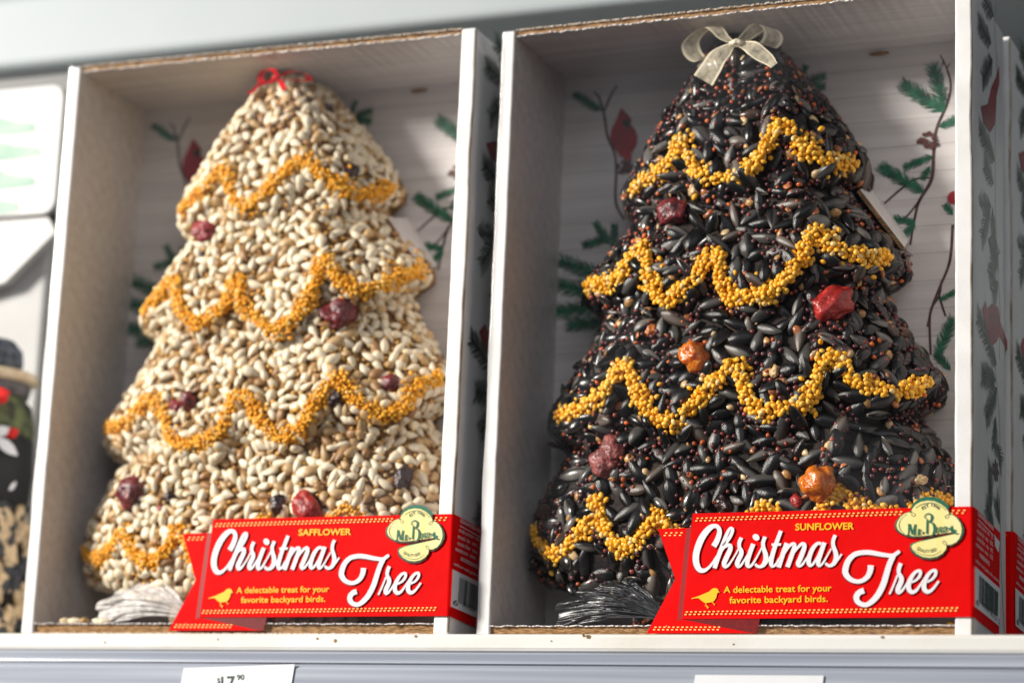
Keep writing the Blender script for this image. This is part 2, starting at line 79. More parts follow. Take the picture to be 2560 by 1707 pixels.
BOW_L = {'lloop': [(105.26,247.28),(104.08,249.68),(102.1,251.58),(99.8,252.36),(97.39,251.62),(95.92,249.25),(96.5,246.9),(98.63,245.75),(101.07,245.92),(103.89,246.44),(105.28,247.09)],'rloop': [(105.26,247.28),(107.79,248.97),(111.79,249.95),(115.88,249.4),(119.0,247.97),(120.73,246.3),(119.38,245.27),(115.12,245.65),(111.03,246.2),(107.95,246.66),(105.48,247.07)],'ltail': [(105.62,246.53,1.19),(101.44,245.18,1.2),(97.26,243.63,1.2),(94.54,241.56,1.2),(91.95,240.44,1.2)],'rtail': [(106.25,246.28,1.59),(108.03,244.03,2.19),(110.51,240.39,2.18)],'knot': (105.07,247.1)}
TAB_EDGE = [(150.1,38.0,187.6),(169.0,38.0,161.4)]
TAB_HINGE = [(149.6,59.1,193.6),(165.7,59.1,170.5)]

# ------------------------------------------------------------------ helpers
MESH = {}
def link(o, parent=None):
    COL.objects.link(o)
    if parent is not None: o.parent = parent
    return o
def obj(name, me, parent=None, mat=None):
    if mat is not None and not me.materials: me.materials.append(mat)
    return link(bpy.data.objects.new(name, me), parent)
def tag(o, label, cat, group=None):
    o['label'] = label; o['category'] = cat
    if group: o['group'] = group
    return o
def thing(name, label, cat, loc=(0, 0, 0), rz=0, group=None):
    o = bpy.data.objects.new(name, None); COL.objects.link(o); o.location = loc; o.rotation_euler = (0, 0, rz); o.empty_display_size = 0.01
    return tag(o, label, cat, group)
def pymesh(name, verts, faces, smooth=False):
    me = bpy.data.meshes.new(name); me.from_pydata([tuple(v) for v in verts], [], faces); me.update()
    if smooth: me.polygons.foreach_set('use_smooth', [True]*len(me.polygons))
    return me
def bm_mesh(bm, name, smooth=False):
    me = bpy.data.meshes.new(name); bmesh.ops.recalc_face_normals(bm, faces=bm.faces); bm.to_mesh(me); bm.free()
    if smooth: me.polygons.foreach_set('use_smooth', [True]*len(me.polygons))
    return me
def box_mesh(name, x0, x1, y0, y1, z0, z1, bev=0.0, seg=2):
    bm = bmesh.new(); bmesh.ops.create_cube(bm, size=1)
    for v in bm.verts: v.co = Vector(((x0+x1)/2 + v.co.x*(x1-x0), (y0+y1)/2 + v.co.y*(y1-y0), (z0+z1)/2 + v.co.z*(z1-z0)))
    if bev: bmesh.ops.bevel(bm, geom=list(bm.edges), offset=bev, segments=seg, affect='EDGES', profile=0.5)
    return bm_mesh(bm, name)
def tri_mesh(name, V, F, C=None, smooth=True):
    V = np.asarray(V, np.float32); F = np.asarray(F, np.int32)
    me = bpy.data.meshes.new(name); me.vertices.add(len(V)); me.vertices.foreach_set('co', V.ravel())
    me.loops.add(F.size); me.loops.foreach_set('vertex_index', F.ravel())
    me.polygons.add(len(F)); me.polygons.foreach_set('loop_start', np.arange(0, F.size, 3, dtype=np.int32))
    me.polygons.foreach_set('use_smooth', np.full(len(F), smooth))
    me.update(calc_edges=True)
    if C is not None:
        a = me.color_attributes.new('Col', 'FLOAT_COLOR', 'POINT')
        a.data.foreach_set('color', np.concatenate([np.asarray(C, np.float32), np.ones((len(V), 1), np.float32)], 1).ravel())
    return me
def spline(pts, n=6):
    P = [np.array(p, float) for p in pts]
    if len(P) == 2: return [P[0]+(P[1]-P[0])*t for t in np.linspace(0, 1, n+1)]
    P = [2*P[0]-P[1]] + P + [2*P[-1]-P[-2]]; o = []
    for i in range(1, len(P)-2):
        a, b, c, d = P[i-1:i+3]
        for t in np.linspace(0, 1, n, endpoint=False):
            o.append(.5*(2*b+(c-a)*t+(2*a-5*b+4*c-d)*t*t+(3*b-a-3*c+d)*t**3))
    return o+[P[-2]]
def stroke2d(pts, n=6, cap=0):
    S = spline(pts, n); V = []; F = []
    for i, p in enumerate(S):
        d = S[min(i+1, len(S)-1)][:2]-S[max(i-1, 0)][:2]; d = d/(np.hypot(*d)+1e-9); nn = np.array([-d[1], d[0]])*p[2]/2
        V += [p[:2]+nn, p[:2]-nn]
        if i: F.append((2*i-2, 2*i-1, 2*i+1, 2*i))
    return V, F
def front(y): return lambda a, b: (a/1000, y, b/1000)
def side(x): return lambda a, b: (x, a/1000, b/1000)
def strokes_mesh(name, strokes, mp, step=0.00001):
    V = []; F = []
    for s, st in enumerate(strokes):
        v, f = stroke2d(st); k = len(V)
        for p in v:
            q = mp(*p); V.append((q[0], q[1]-s*step, q[2]))
        F += [tuple(i+k for i in q) for q in f]
    return pymesh(name, V, F)
def poly_mesh(name, pts, mp):
    bm = bmesh.new(); vs_ = [bm.verts.new(mp(*p[:2])) for p in pts]
    es = [bm.edges.new((vs_[i], vs_[(i+1) % len(vs_)])) for i in range(len(vs_))]
    bmesh.ops.triangle_fill(bm, use_beauty=True, use_dissolve=False, edges=es)
    return bm_mesh(bm, name)
def slab_mesh(name, pts, mp, dv):
    """a flat outline given a real thickness along dv"""
    bm = bmesh.new(); vs_ = [bm.verts.new(mp(*p[:2])) for p in pts]
    es = [bm.edges.new((vs_[i], vs_[(i+1) % len(vs_)])) for i in range(len(vs_))]
    bmesh.ops.triangle_fill(bm, use_beauty=True, use_dissolve=False, edges=es)
    r = bmesh.ops.extrude_face_region(bm, geom=list(bm.faces))
    bmesh.ops.translate(bm, vec=dv, verts=[g for g in r['geom'] if isinstance(g, bmesh.types.BMVert)])
    return bm_mesh(bm, name)
def text_verts(s, bold=0.0):
    c = bpy.data.curves.new('t', 'FONT'); c.body = s; c.size = 1; c.offset = bold; c.resolution_u = 3; c.fill_mode = 'FRONT'
    o = bpy.data.objects.new('t', c); COL.objects.link(o)
    dg = bpy.context.evaluated_depsgraph_get(); dg.update()
    me = bpy.data.meshes.new_from_object(o.evaluated_get(dg))
    V = np.array([v.co[:2] for v in me.vertices]); F = [tuple(p.vertices) for p in me.polygons]
    bpy.data.objects.remove(o); bpy.data.curves.remove(c); bpy.data.meshes.remove(me)
    return V, F
def text_mesh(name, s, p0, p1, h, mp, bold=0.0):
    """text fitted from baseline start p0 to baseline end p1 with capital height h (mm)"""
    V, F = text_verts(s, bold); x0, x1 = V[:, 0].min(), V[:, 0].max()
    p0 = np.array(p0[:2], float); d = np.array(p1[:2], float)-p0
    n = np.array([-d[1], d[0]])/np.hypot(*d)
    return pymesh(name, [mp(*(p0+d*(v[0]-x0)/(x1-x0)+n*h*v[1]/0.69)) for v in V], F)

# ------------------------------------------------------------------ materials
def mat(name, col, rough=.5, spec=.5, **kw):
    m = bpy.data.materials.new(name); m.use_nodes = True; b = m.node_tree.nodes['Principled BSDF']
    b.inputs['Base Color'].default_value = (*col, 1); b.inputs['Roughness'].default_value = rough; b.inputs['Specular IOR Level'].default_value = spec
    for k, v in kw.items(): b.inputs[k.replace('_', ' ')].default_value = v
    return m
def N(m, t, **kw):
    n = m.node_tree.nodes.new(t)
    for k, v in kw.items(): setattr(n, k, v)
    return n
def L(m, a, b): m.node_tree.links.new(a, b)
def mottle(m, c1, c2, scale, detail=4, lo=.35, hi=.7, stretch=None, bump=0.0, bscale=None, dist=0.0005):
    b = m.node_tree.nodes['Principled BSDF']; tc = N(m, 'ShaderNodeTexCoord'); src = tc.outputs['Object']
    if stretch:
        mp = N(m, 'ShaderNodeMapping'); mp.inputs['Scale'].default_value = stretch; L(m, src, mp.inputs[0]); src2 = mp.outputs[0]
    else: src2 = src
    n = N(m, 'ShaderNodeTexNoise'); n.inputs['Scale'].default_value = scale; n.inputs['Detail'].default_value = detail; L(m, src2, n.inputs[0])
    r = N(m, 'ShaderNodeValToRGB'); r.color_ramp.elements[0].position = lo; r.color_ramp.elements[1].position = hi
    r.color_ramp.elements[0].color = (*c1, 1); r.color_ramp.elements[1].color = (*c2, 1); L(m, n.outputs[0], r.inputs[0]); L(m, r.outputs[0], b.inputs['Base Color'])
    if bump:
        n2 = N(m, 'ShaderNodeTexNoise'); n2.inputs['Scale'].default_value = bscale or scale*4; n2.inputs['Detail'].default_value = 3; L(m, src, n2.inputs[0])
        bp = N(m, 'ShaderNodeBump'); bp.inputs['Strength'].default_value = bump; bp.inputs['Distance'].default_value = dist; L(m, n2.outputs[0], bp.inputs['Height']); L(m, bp.outputs[0], b.inputs['Normal'])
    return m
M = {}
M['paper'] = mottle(mat('white_board', (.8, .8, .8), .5), (.74, .73, .72), (.82, .81, .81), 60, bump=.25, bscale=900, dist=.0002)
M['kraft'] = mottle(mat('kraft_core', (.36, .2, .09), .9, .1), (.16, .085, .035), (.46, .28, .14), 350, stretch=(1, 3, 6), bump=.6, bscale=1500)
M['fray'] = mottle(mat('torn_paper', (.7, .6, .5), .9, .1), (.48, .33, .2), (.78, .74, .7), 500)
M['worn'] = mottle(mat('worn_crease', (.6, .5, .4), .8, .2), (.30, .22, .15), (.66, .62, .58), 260, stretch=(1, 1, .25))
def plank():
    m = mat('whitewashed_plank_print', (.68, .65, .66), .42); b = m.node_tree.nodes['Principled BSDF']
    tc = N(m, 'ShaderNodeTexCoord'); sp = N(m, 'ShaderNodeSeparateXYZ'); L(m, tc.outputs['Object'], sp.inputs[0])
    ad = N(m, 'ShaderNodeMath', operation='ADD'); L(m, sp.outputs[2], ad.inputs[0]); L(m, sp.outputs[1], ad.inputs[1])
    mu = N(m, 'ShaderNodeMath', operation='MULTIPLY'); mu.inputs[1].default_value = 1/0.0118; L(m, ad.outputs[0], mu.inputs[0])
    fr = N(m, 'ShaderNodeMath', operation='FRACT'); L(m, mu.outputs[0], fr.inputs[0])
    lt = N(m, 'ShaderNodeMath', operation='LESS_THAN'); lt.inputs[1].default_value = .045; L(m, fr.outputs[0], lt.inputs[0])
    n = N(m, 'ShaderNodeTexNoise'); mp = N(m, 'ShaderNodeMapping'); mp.inputs['Scale'].default_value = (12, 200, 260); L(m, tc.outputs['Object'], mp.inputs[0]); L(m, mp.outputs[0], n.inputs[0]); n.inputs['Scale'].default_value = 1; n.inputs['Detail'].default_value = 6
    r = N(m, 'ShaderNodeValToRGB'); r.color_ramp.elements[0].position = .3; r.color_ramp.elements[1].position = .65
    r.color_ramp.elements[0].color = (.57, .535, .525, 1); r.color_ramp.elements[1].color = (.68, .645, .635, 1); L(m, n.outputs[0], r.inputs[0])
    n3 = N(m, 'ShaderNodeTexNoise'); n3.inputs['Scale'].default_value = 55; L(m, tc.outputs['Object'], n3.inputs[0])
    mm = N(m, 'ShaderNodeMath', operation='MULTIPLY'); L(m, lt.outputs[0], mm.inputs[0]); L(m, n3.outputs[0], mm.inputs[1])
    mx = N(m, 'ShaderNodeMixRGB'); mx.inputs[2].default_value = (.38, .35, .35, 1); L(m, mm.outputs[0], mx.inputs[0]); L(m, r.outputs[0], mx.inputs[1]); L(m, mx.outputs[0], b.inputs['Base Color'])
    return m
M['plank'] = plank()
M['red'] = mottle(mat('red_print', (.74, .0005, .001), .6, .07), (.68, .0004, .0008), (.78, .0006, .001), 25, bump=.25, bscale=38, dist=.003)
M['red_dark'] = mottle(mat('dark_red_print', (.16, .001, .002), .4, .35), (.12, .001, .002), (.19, .002, .003), 900)
M['white_ink'] = mat('white_ink', (.78, .78, .82), .4)
M['shadow_ink'] = mat('deep_red_ink', (.30, .002, .004), .4)
M['yellow_ink'] = mat('yellow_ink', (.95, .52, .004), .4)
M['stitch_ink'] = mat('pale_yellow_ink', (.92, .70, .18), .4)
M['cream_ink'] = mottle(mat('cream_ink', (.86, .77, .33), .4), (.84, .74, .27), (.88, .80, .40), 300, stretch=(1, 1, .1))
M['green_ink'] = mat('green_ink', (.006, .13, .075), .4)
M['dark_ink'] = mat('dark_green_ink', (.02, .05, .04), .45)
M['pine_ink'] = mottle(mat('pine_print', (.02, .11, .06), .45), (.008, .06, .036), (.025, .19, .10), 220)
M['pine_dark'] = mottle(mat('dark_pine_print', (.01, .04, .022), .45), (.006, .02, .012), (.015, .06, .03), 220)
M['twig_ink'] = mottle(mat('twig_print', (.07, .03, .025), .5), (.035, .016, .016), (.12, .055, .05), 250)
M['cone_ink'] = mottle(mat('cone_print', (.09, .025, .022), .5), (.05, .015, .015), (.14, .04, .035), 300)
M['cardinal'] = mottle(mat('cardinal_print', (.3, .006, .014), .45), (.22, .004, .010), (.42, .010, .02), 90)
M['black_ink'] = mat('black_ink', (.012, .012, .014), .45)
def film():
    m = bpy.data.materials.new('shrink_film'); m.use_nodes = True; nt = m.node_tree; nt.nodes.clear()
    out = N(m, 'ShaderNodeOutputMaterial'); tr = N(m, 'ShaderNodeBsdfTransparent'); gl = N(m, 'ShaderNodeBsdfGlossy'); gl.inputs['Roughness'].default_value = .09
    lw_ = N(m, 'ShaderNodeLayerWeight'); lw_.inputs['Blend'].default_value = .5; pw = N(m, 'ShaderNodeMath', operation='POWER'); pw.inputs[1].default_value = 4.5; fr = N(m, 'ShaderNodeMath', operation='MULTIPLY_ADD'); fr.inputs[1].default_value = .5; fr.inputs[2].default_value = .022; L(m, lw_.outputs['Facing'], pw.inputs[0]); L(m, pw.outputs[0], fr.inputs[0]); mx = N(m, 'ShaderNodeMixShader')
    tc = N(m, 'ShaderNodeTexCoord'); mp = N(m, 'ShaderNodeMapping'); mp.inputs['Scale'].default_value = (14, 14, 5); L(m, tc.outputs['Object'], mp.inputs[0])
    n = N(m, 'ShaderNodeTexNoise'); n.inputs['Scale'].default_value = 1; n.inputs['Detail'].default_value = 2; n.inputs['Distortion'].default_value = .6; L(m, mp.outputs[0], n.inputs[0])
    bp = N(m, 'ShaderNodeBump'); bp.inputs['Strength'].default_value = .18; bp.inputs['Distance'].default_value = .004; L(m, n.outputs[0], bp.inputs['Height'])
    L(m, bp.outputs[0], gl.inputs['Normal'])
    L(m, fr.outputs[0], mx.inputs[0]); L(m, tr.outputs[0], mx.inputs[1]); L(m, gl.outputs[0], mx.inputs[2]); df = N(m, 'ShaderNodeBsdfDiffuse'); df.inputs[0].default_value = (.7, .75, .85, 1); mx2 = N(m, 'ShaderNodeMixShader'); n9 = N(m, 'ShaderNodeTexNoise'); n9.inputs['Scale'].default_value = 11; n9.inputs['Detail'].default_value = 6; L(m, tc.outputs['Object'], n9.inputs[0])
    mr = N(m, 'ShaderNodeMapRange'); mr.inputs[1].default_value = .5; mr.inputs[2].default_value = .8; mr.inputs[3].default_value = .0; mr.inputs[4].default_value = .03; L(m, n9.outputs[0], mr.inputs[0])
    L(m, mr.outputs[0], mx2.inputs[0]); L(m, mx.outputs[0], mx2.inputs[1]); L(m, df.outputs[0], mx2.inputs[2]); L(m, mx2.outputs[0], out.inputs[0])
    return m
M['film'] = film()
def vcol(name, rough, spec, bump=0.0, bs=900, coat=0.0, sss=0.0):
    m = mat(name, (.5, .5, .5), rough, spec, Coat_Weight=coat, Coat_Roughness=.25)
    a = N(m, 'ShaderNodeVertexColor', layer_name='Col'); b = m.node_tree.nodes['Principled BSDF']
    tc = N(m, 'ShaderNodeTexCoord'); n = N(m, 'ShaderNodeTexNoise'); n.inputs['Scale'].default_value = 700; n.inputs['Detail'].default_value = 3; L(m, tc.outputs['Object'], n.inputs[0])
    mr = N(m, 'ShaderNodeMapRange'); mr.inputs[1].default_value = .3; mr.inputs[2].default_value = .7; mr.inputs[3].default_value = .78; mr.inputs[4].default_value = 1.12; L(m, n.outputs[0], mr.inputs[0])
    vm = N(m, 'ShaderNodeVectorMath', operation='SCALE'); L(m, a.outputs[0], vm.inputs[0]); L(m, mr.outputs[0], vm.inputs['Scale']); L(m, vm.outputs[0], b.inputs['Base Color'])
    if bump:
        n2 = N(m, 'ShaderNodeTexNoise'); n2.inputs['Scale'].default_value = bs; L(m, tc.outputs['Object'], n2.inputs[0])
        bp = N(m, 'ShaderNodeBump'); bp.inputs['Strength'].default_value = bump; bp.inputs['Distance'].default_value = .0003; L(m, n2.outputs[0], bp.inputs['Height']); L(m, bp.outputs[0], b.inputs['Normal'])
    if sss: b.inputs['Subsurface Weight'].default_value = sss; b.inputs['Subsurface Radius'].default_value = (1, .6, .3); b.inputs['Subsurface Scale'].default_value = .001
    return m
M['safflower'] = vcol('safflower_hull', .38, .5, .25, 700)
M['sunflower'] = vcol('sunflower_hull', .27, .5, .22, 1300)
M['grain'] = vcol('small_grain', .32, .5)
M['millet'] = vcol('millet_hull', .34, .5, .15, 1200)
M['core_L'] = mottle(mat('pressed_meal', (.3, .17, .07), .8, .2), (.16, .08, .03), (.42, .25, .11), 400, bump=.8)
M['core_R'] = mottle(mat('dark_pressed_meal', (.012, .01, .01), .7, .3), (.004, .004, .004), (.035, .018, .014), 400, bump=.8)
def berry(name, c1, c2, rough, sss, tw=0.0, ior=1.45):
    m = mottle(mat(name, c1, rough, .6), c1, c2, 300, bump=.9, bscale=520, dist=.0010); b = m.node_tree.nodes['Principled BSDF']
    b.inputs['Subsurface Weight'].default_value = sss; b.inputs['Subsurface Radius'].default_value = (1, .25, .1); b.inputs['Subsurface Scale'].default_value = .004
    b.inputs['Coat Weight'].default_value = .12; b.inputs['Coat Roughness'].default_value = .2; b.inputs['Transmission Weight'].default_value = tw
    return m
M['b_c'] = berry('cranberry_skin', (.15, .006, .012), (.34, .02, .03), .38, .3)
M['b_d'] = berry('dark_cranberry_skin', (.07, .006, .010), (.24, .016, .022), .38, .2)
M['b_n'] = berry('dark_raisin_skin', (.015, .006, .008), (.05, .012, .012), .35, .1)
M['b_r'] = berry('red_cranberry_flesh', (.24, .004, .004), (.50, .03, .02), .40, .5)
M['b_m'] = berry('dusty_cranberry_skin', (.14, .02, .02), (.36, .10, .09), .5, .2)
M['b_a'] = berry('golden_raisin_skin', (.70, .14, .003), (.92, .30, .02), .20, .6, .25)
M['b_o'] = berry('orange_chip', (.5, .12, .02), (.6, .2, .04), .4, .3)
M['b_k'] = berry('hulled_kernel', (.50, .32, .14), (.66, .48, .26), .45, .2)
M['b_w'] = berry('nut_chip', (.32, .06, .02), (.55, .30, .14), .5, .2)
M['organza_edge'] = mat('ivory_ribbon_edge', (.80, .71, .52), .35, .5)
def sheer():
    m = bpy.data.materials.new('sheer_organza'); m.use_nodes = True; nt = m.node_tree; b = nt.nodes['Principled BSDF']
    b.inputs['Base Color'].default_value = (.82, .73, .54, 1); b.inputs['Roughness'].default_value = .35
    tc = N(m, 'ShaderNodeTexCoord'); n = N(m, 'ShaderNodeTexNoise'); n.inputs['Scale'].default_value = 420; L(m, tc.outputs['Object'], n.inputs[0])
    mr = N(m, 'ShaderNodeMapRange'); mr.inputs[1].default_value = .3; mr.inputs[2].default_value = .7; mr.inputs[3].default_value = .28; mr.inputs[4].default_value = .62; L(m, n.outputs[0], mr.inputs[0]); L(m, mr.outputs[0], b.inputs['Alpha'])
    return m
M['sheer'] = sheer()
M['red_ribbon'] = mat('red_satin_ribbon', (.70, .006, .01), .4, .4)
M['net_L'] = mat('white_net_fibre', (.80, .77, .75), .4, .5)
M['net_R'] = mat('grey_net_fibre', (.13, .14, .155), .35, .6)
def netsheet(name, c, lo, hi):
    m = mat(name, c, .3, .6); b = m.node_tree.nodes['Principled BSDF']; tc = N(m, 'ShaderNodeTexCoord'); n = N(m, 'ShaderNodeTexNoise'); n.inputs['Scale'].default_value = 260; n.inputs['Detail'].default_value = 4; L(m, tc.outputs['Object'], n.inputs[0])
    mr = N(m, 'ShaderNodeMapRange'); mr.inputs[1].default_value = .35; mr.inputs[2].default_value = .65; mr.inputs[3].default_value = lo; mr.inputs[4].default_value = hi; L(m, n.outputs[0], mr.inputs[0]); L(m, mr.outputs[0], b.inputs['Alpha'])
    return m
M['netsheet_L'] = netsheet('white_net', (.74, .71, .69), .45, .9); M['netsheet_R'] = netsheet('black_net', (.018, .019, .023), .6, .95)
M['metal'] = mottle(mat('white_enamel', (.72, .71, .67), .4, .45), (.66, .63, .56), (.76, .75, .72), 40, lo=.3, hi=.55, stretch=(.4, 1, 1), bump=.1, bscale=500)
M['stain'] = mottle(mat('rust_spot', (.25, .13, .05), .9, .1), (.12, .06, .025), (.40, .24, .10), 900)
M['rail'] = mottle(mat('clear_blue_plastic', (.50, .53, .68), .25, .5), (.29, .32, .39), (.45, .48, .55), 12, stretch=(.3, 1, 20))
M['tagpaper'] = mottle(mat('tag_paper', (.78, .79, .81), .5), (.75, .76, .79), (.8, .81, .83), 80)
M['wall'] = mottle(mat('grey_back_panel', (.24, .26, .27), .6, .3), (.20, .22, .23), (.28, .30, .31), 3)
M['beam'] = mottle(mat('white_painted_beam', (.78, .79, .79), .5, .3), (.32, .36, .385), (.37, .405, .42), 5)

# ------------------------------------------------------------------ the shelf and what is behind it
def profile_mesh(name, prof, x0, x1, n=2):
    V = []; F = []; xs = np.linspace(x0, x1, n); m = len(prof)
    for x in xs:
        for y, z in prof: V.append((x, y, z))
    for i in range(n-1):
        for j in range(m): F.append((i*m+j, i*m+(j+1) % m, (i+1)*m+(j+1) % m, (i+1)*m+j))
    F += [tuple(range(m-1, -1, -1)), tuple(range((n-1)*m, n*m))]
    return pymesh(name, V, F)
sh = thing('shelf', 'white enamelled metal shop shelf with rounded stained front lip', 'shelf', (0, 0, 0))
lipy = -0.0130
prof = [(.34, 0), (lipy+.0022, 0), (lipy+.0008, -.0004), (lipy, -.0014), (lipy, -.0056), (lipy+.0006, -.0068), (lipy+.003, -.0078), (lipy+.006, -.0078), (lipy+.006, -.0025), (.34, -.0025)]
obj('shelf_board', profile_mesh('shelf_board', prof, -.62, .62), sh, M['metal'])
for (x, z, r) in [(-.0203, -.0030, .0009), (-.0285, -.0022, .0006), (.0905, -.0012, .0011), (.0885, -.0008, .0007), (.016, -.0012, .0007), (.075, -.003, .0004), (.208, -.0012, .0008), (-.13, -.004, .0005), (-.075, -.0026, .0004), (.15, -.0040, .0004)]:
    a = [(x*1000+r*1000*math.cos(t)*random.uniform(.6, 1.3), z*1000+r*1000*math.sin(t)*random.uniform(.5, 1.1)) for t in np.linspace(0, 6.28, 12)[:-1]]
    obj('rust_spot', poly_mesh('rust_spot', a, front(lipy-.00015)), sh, M['stain'])
ry = lipy-.0028
rp = [(lipy+.004, -.0079), (ry, -.0079), (ry-.0006, -.0086), (ry-.0004, -.0096), (ry-.0002, -.0112), (ry-.0012, -.0117), (ry-.0014, -.0124), (ry-.0004, -.0130), (ry-.0002, -.0142), (ry-.0008, -.0146), (ry-.0010, -.0150), (ry-.0010, -.044), (ry-.003, -.046), (ry-.003, -.048), (lipy+.004, -.048)]
obj('price_rail', profile_mesh('price_rail', rp, -.62, .62), sh, M['rail'])
def price_tag(label, pts, txt):
    t = thing('price_tag', label, 'price tag', (pts[0][0]/1000, ry-.0013, -.03))
    w = pts[1][0]-pts[0][0]
    me = slab_mesh('tag_card', [(2.2, 30+pts[0][1]), (w, 30+pts[1][1]), (w-3.2, -10), (-1.2, -10)], front(0), (0, -.0003, 0))
    obj('card', me, t, M['tagpaper'])
    if txt:
        for s, p0, p1, h in [('$', (18.6, 8.8), (20.0, 8.9), 2.2), ('17', (20.6, 6.0), (27.0, 6.3), 5.6), ('90', (27.8, 10.2), (31.2, 10.4), 2.2)]:
            obj('price_figure', text_mesh('price_figure', s, p0, p1, h, front(-.0005), .01), t, M['dark_ink'])
price_tag('white price tag reading $17.90 in the shelf rail', [(-90.2, -15.1), (-36, -13.1)], True)
price_tag('blank white price tag in the shelf rail below the sunflower carton', [(134.1, -16.1), (186.7, -16.0)], False)
st = obj('back_wall', box_mesh('back_wall', -1.1, .9, .34, .36, -.2, .8), None, M['wall']); st['kind'] = 'structure'
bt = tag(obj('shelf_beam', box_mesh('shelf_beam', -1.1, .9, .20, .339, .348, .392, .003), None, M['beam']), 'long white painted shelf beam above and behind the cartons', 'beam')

# ------------------------------------------------------------------ cartons
def prof_wall(name, x0, x1, inner):
    """side wall of folded, slightly dented board; inner = sign of the inside normal; the faces inside get the printed lining"""
    if name not in MESH:
        me = box_mesh(name, x0, x1, 0, BD, 0.0, BH-.0005, .0009, 3)
        bm = bmesh.new(); bm.from_mesh(me)
        for k in range(1, 60): bmesh.ops.bisect_plane(bm, geom=list(bm.verts)+list(bm.edges)+list(bm.faces), plane_co=(0, 0, BH*k/60), plane_no=(0, 0, 1))
        for v in bm.verts:
            if v.co.y < .004:
                s_ = 1 if v.co.x < (x0+x1)/2 else -1; v.co.y += .00028*max(-.3, noise.noise((x0*50+s_, v.co.z*55, 2))); v.co.x += .00045*noise.noise((s_*7+x0*90, v.co.z*38, 5))*(1 if (s_ > 0) == (inner > 0) else .5)+s_*.0003*max(0, noise.noise((s_*3, v.co.z*170, x0*40)))
        bm.to_mesh(me); bm.free(); me.update()
        me.materials.append(M['paper']); me.materials.append(M['plank']); me.materials.append(M['worn'])
        for p in me.polygons:
            if p.normal.x*inner > .9: p.material_index = 1
            elif inner < 0 and p.normal.x > .25 and p.normal.y < -.25 and abs(p.normal.z) < .2: p.material_index = 2
        MESH[name] = me
    return MESH[name]
def ragged(name, x0, x1, y0, y1, z0, z1, amp, seed):
    """a liner sheet whose front edge is torn and fuzzy"""
    n = 260; V = []; F = []
    for i in range(n+1):
        x = x0+(x1-x0)*i/n
        j = amp*(.5+noise.noise((x*900, seed, 0)))+amp*.8*max(0, noise.noise((x*220, seed+5, 0)))
        w = .00035*noise.noise((x*400, seed+9, 0))
        V += [(x, y0-j, z0+w), (x, y0-j, z1+w), (x, y1, z1), (x, y1, z0)]
        if i:
            a = 4*(i-1); b = 4*i
            F += [(a, b, b+1, a+1), (a+1, b+1, b+2, a+2), (a+3, a+2, b+2, b+3), (a, a+3, b+3, b)]
    F += [(0, 1, 2, 3), (4*n+3, 4*n+2, 4*n+1, 4*n)]
    return pymesh(name, V, F)
TL, TR = .0062, .0070
def sprig(name, a, b, w, mp, step, rnd):
    """a printed pine sprig: a twig with needles on both sides"""
    a = np.array(a[:2], float); b = np.array(b[:2], float); d = b-a; ln = np.hypot(*d); u = d/ln; nn = np.array([-u[1], u[0]]); V = []; F = []
    def quad(p, q, w0, w1):
        e = q-p; e = e/(np.hypot(*e)+1e-9); m = np.array([-e[1], e[0]]); k = len(V)
        for c in (p+m*w0/2, q+m*w1/2, q-m*w1/2, p-m*w0/2):
            z = mp(*c); V.append((z[0]-step[0]*len(F), z[1]-step[1]*len(F), z[2]))
        F.append((k, k+1, k+2, k+3))
    quad(a, b, .5, .3); n = max(8, int(ln/.55))
    for i in range(n):
        t = (i+.5)/n; p = a+d*t
        for s in (-1, 1):
            l = w*.72*(.75+.35*math.sin(math.pi*(.15+.75*t)))*rnd.uniform(.8, 1.12)
            dirv = u*rnd.uniform(.62, .9)+nn*s*rnd.uniform(.5, .75)
            quad(p, p+dirv*l, .44, .20)
    for s in (-.35, 0, .35): quad(b-u*.5, b+(u+nn*s)*w*.4, .38, .2)
    return pymesh(name, V, F)
def disc(cx, cy, r, n=14): return [(cx+r*math.cos(t), cy+r*math.sin(t)) for t in np.linspace(0, 2*math.pi, n, endpoint=False)]
def get(key, fn):
    if key not in MESH: MESH[key] = fn()
    return MESH[key]

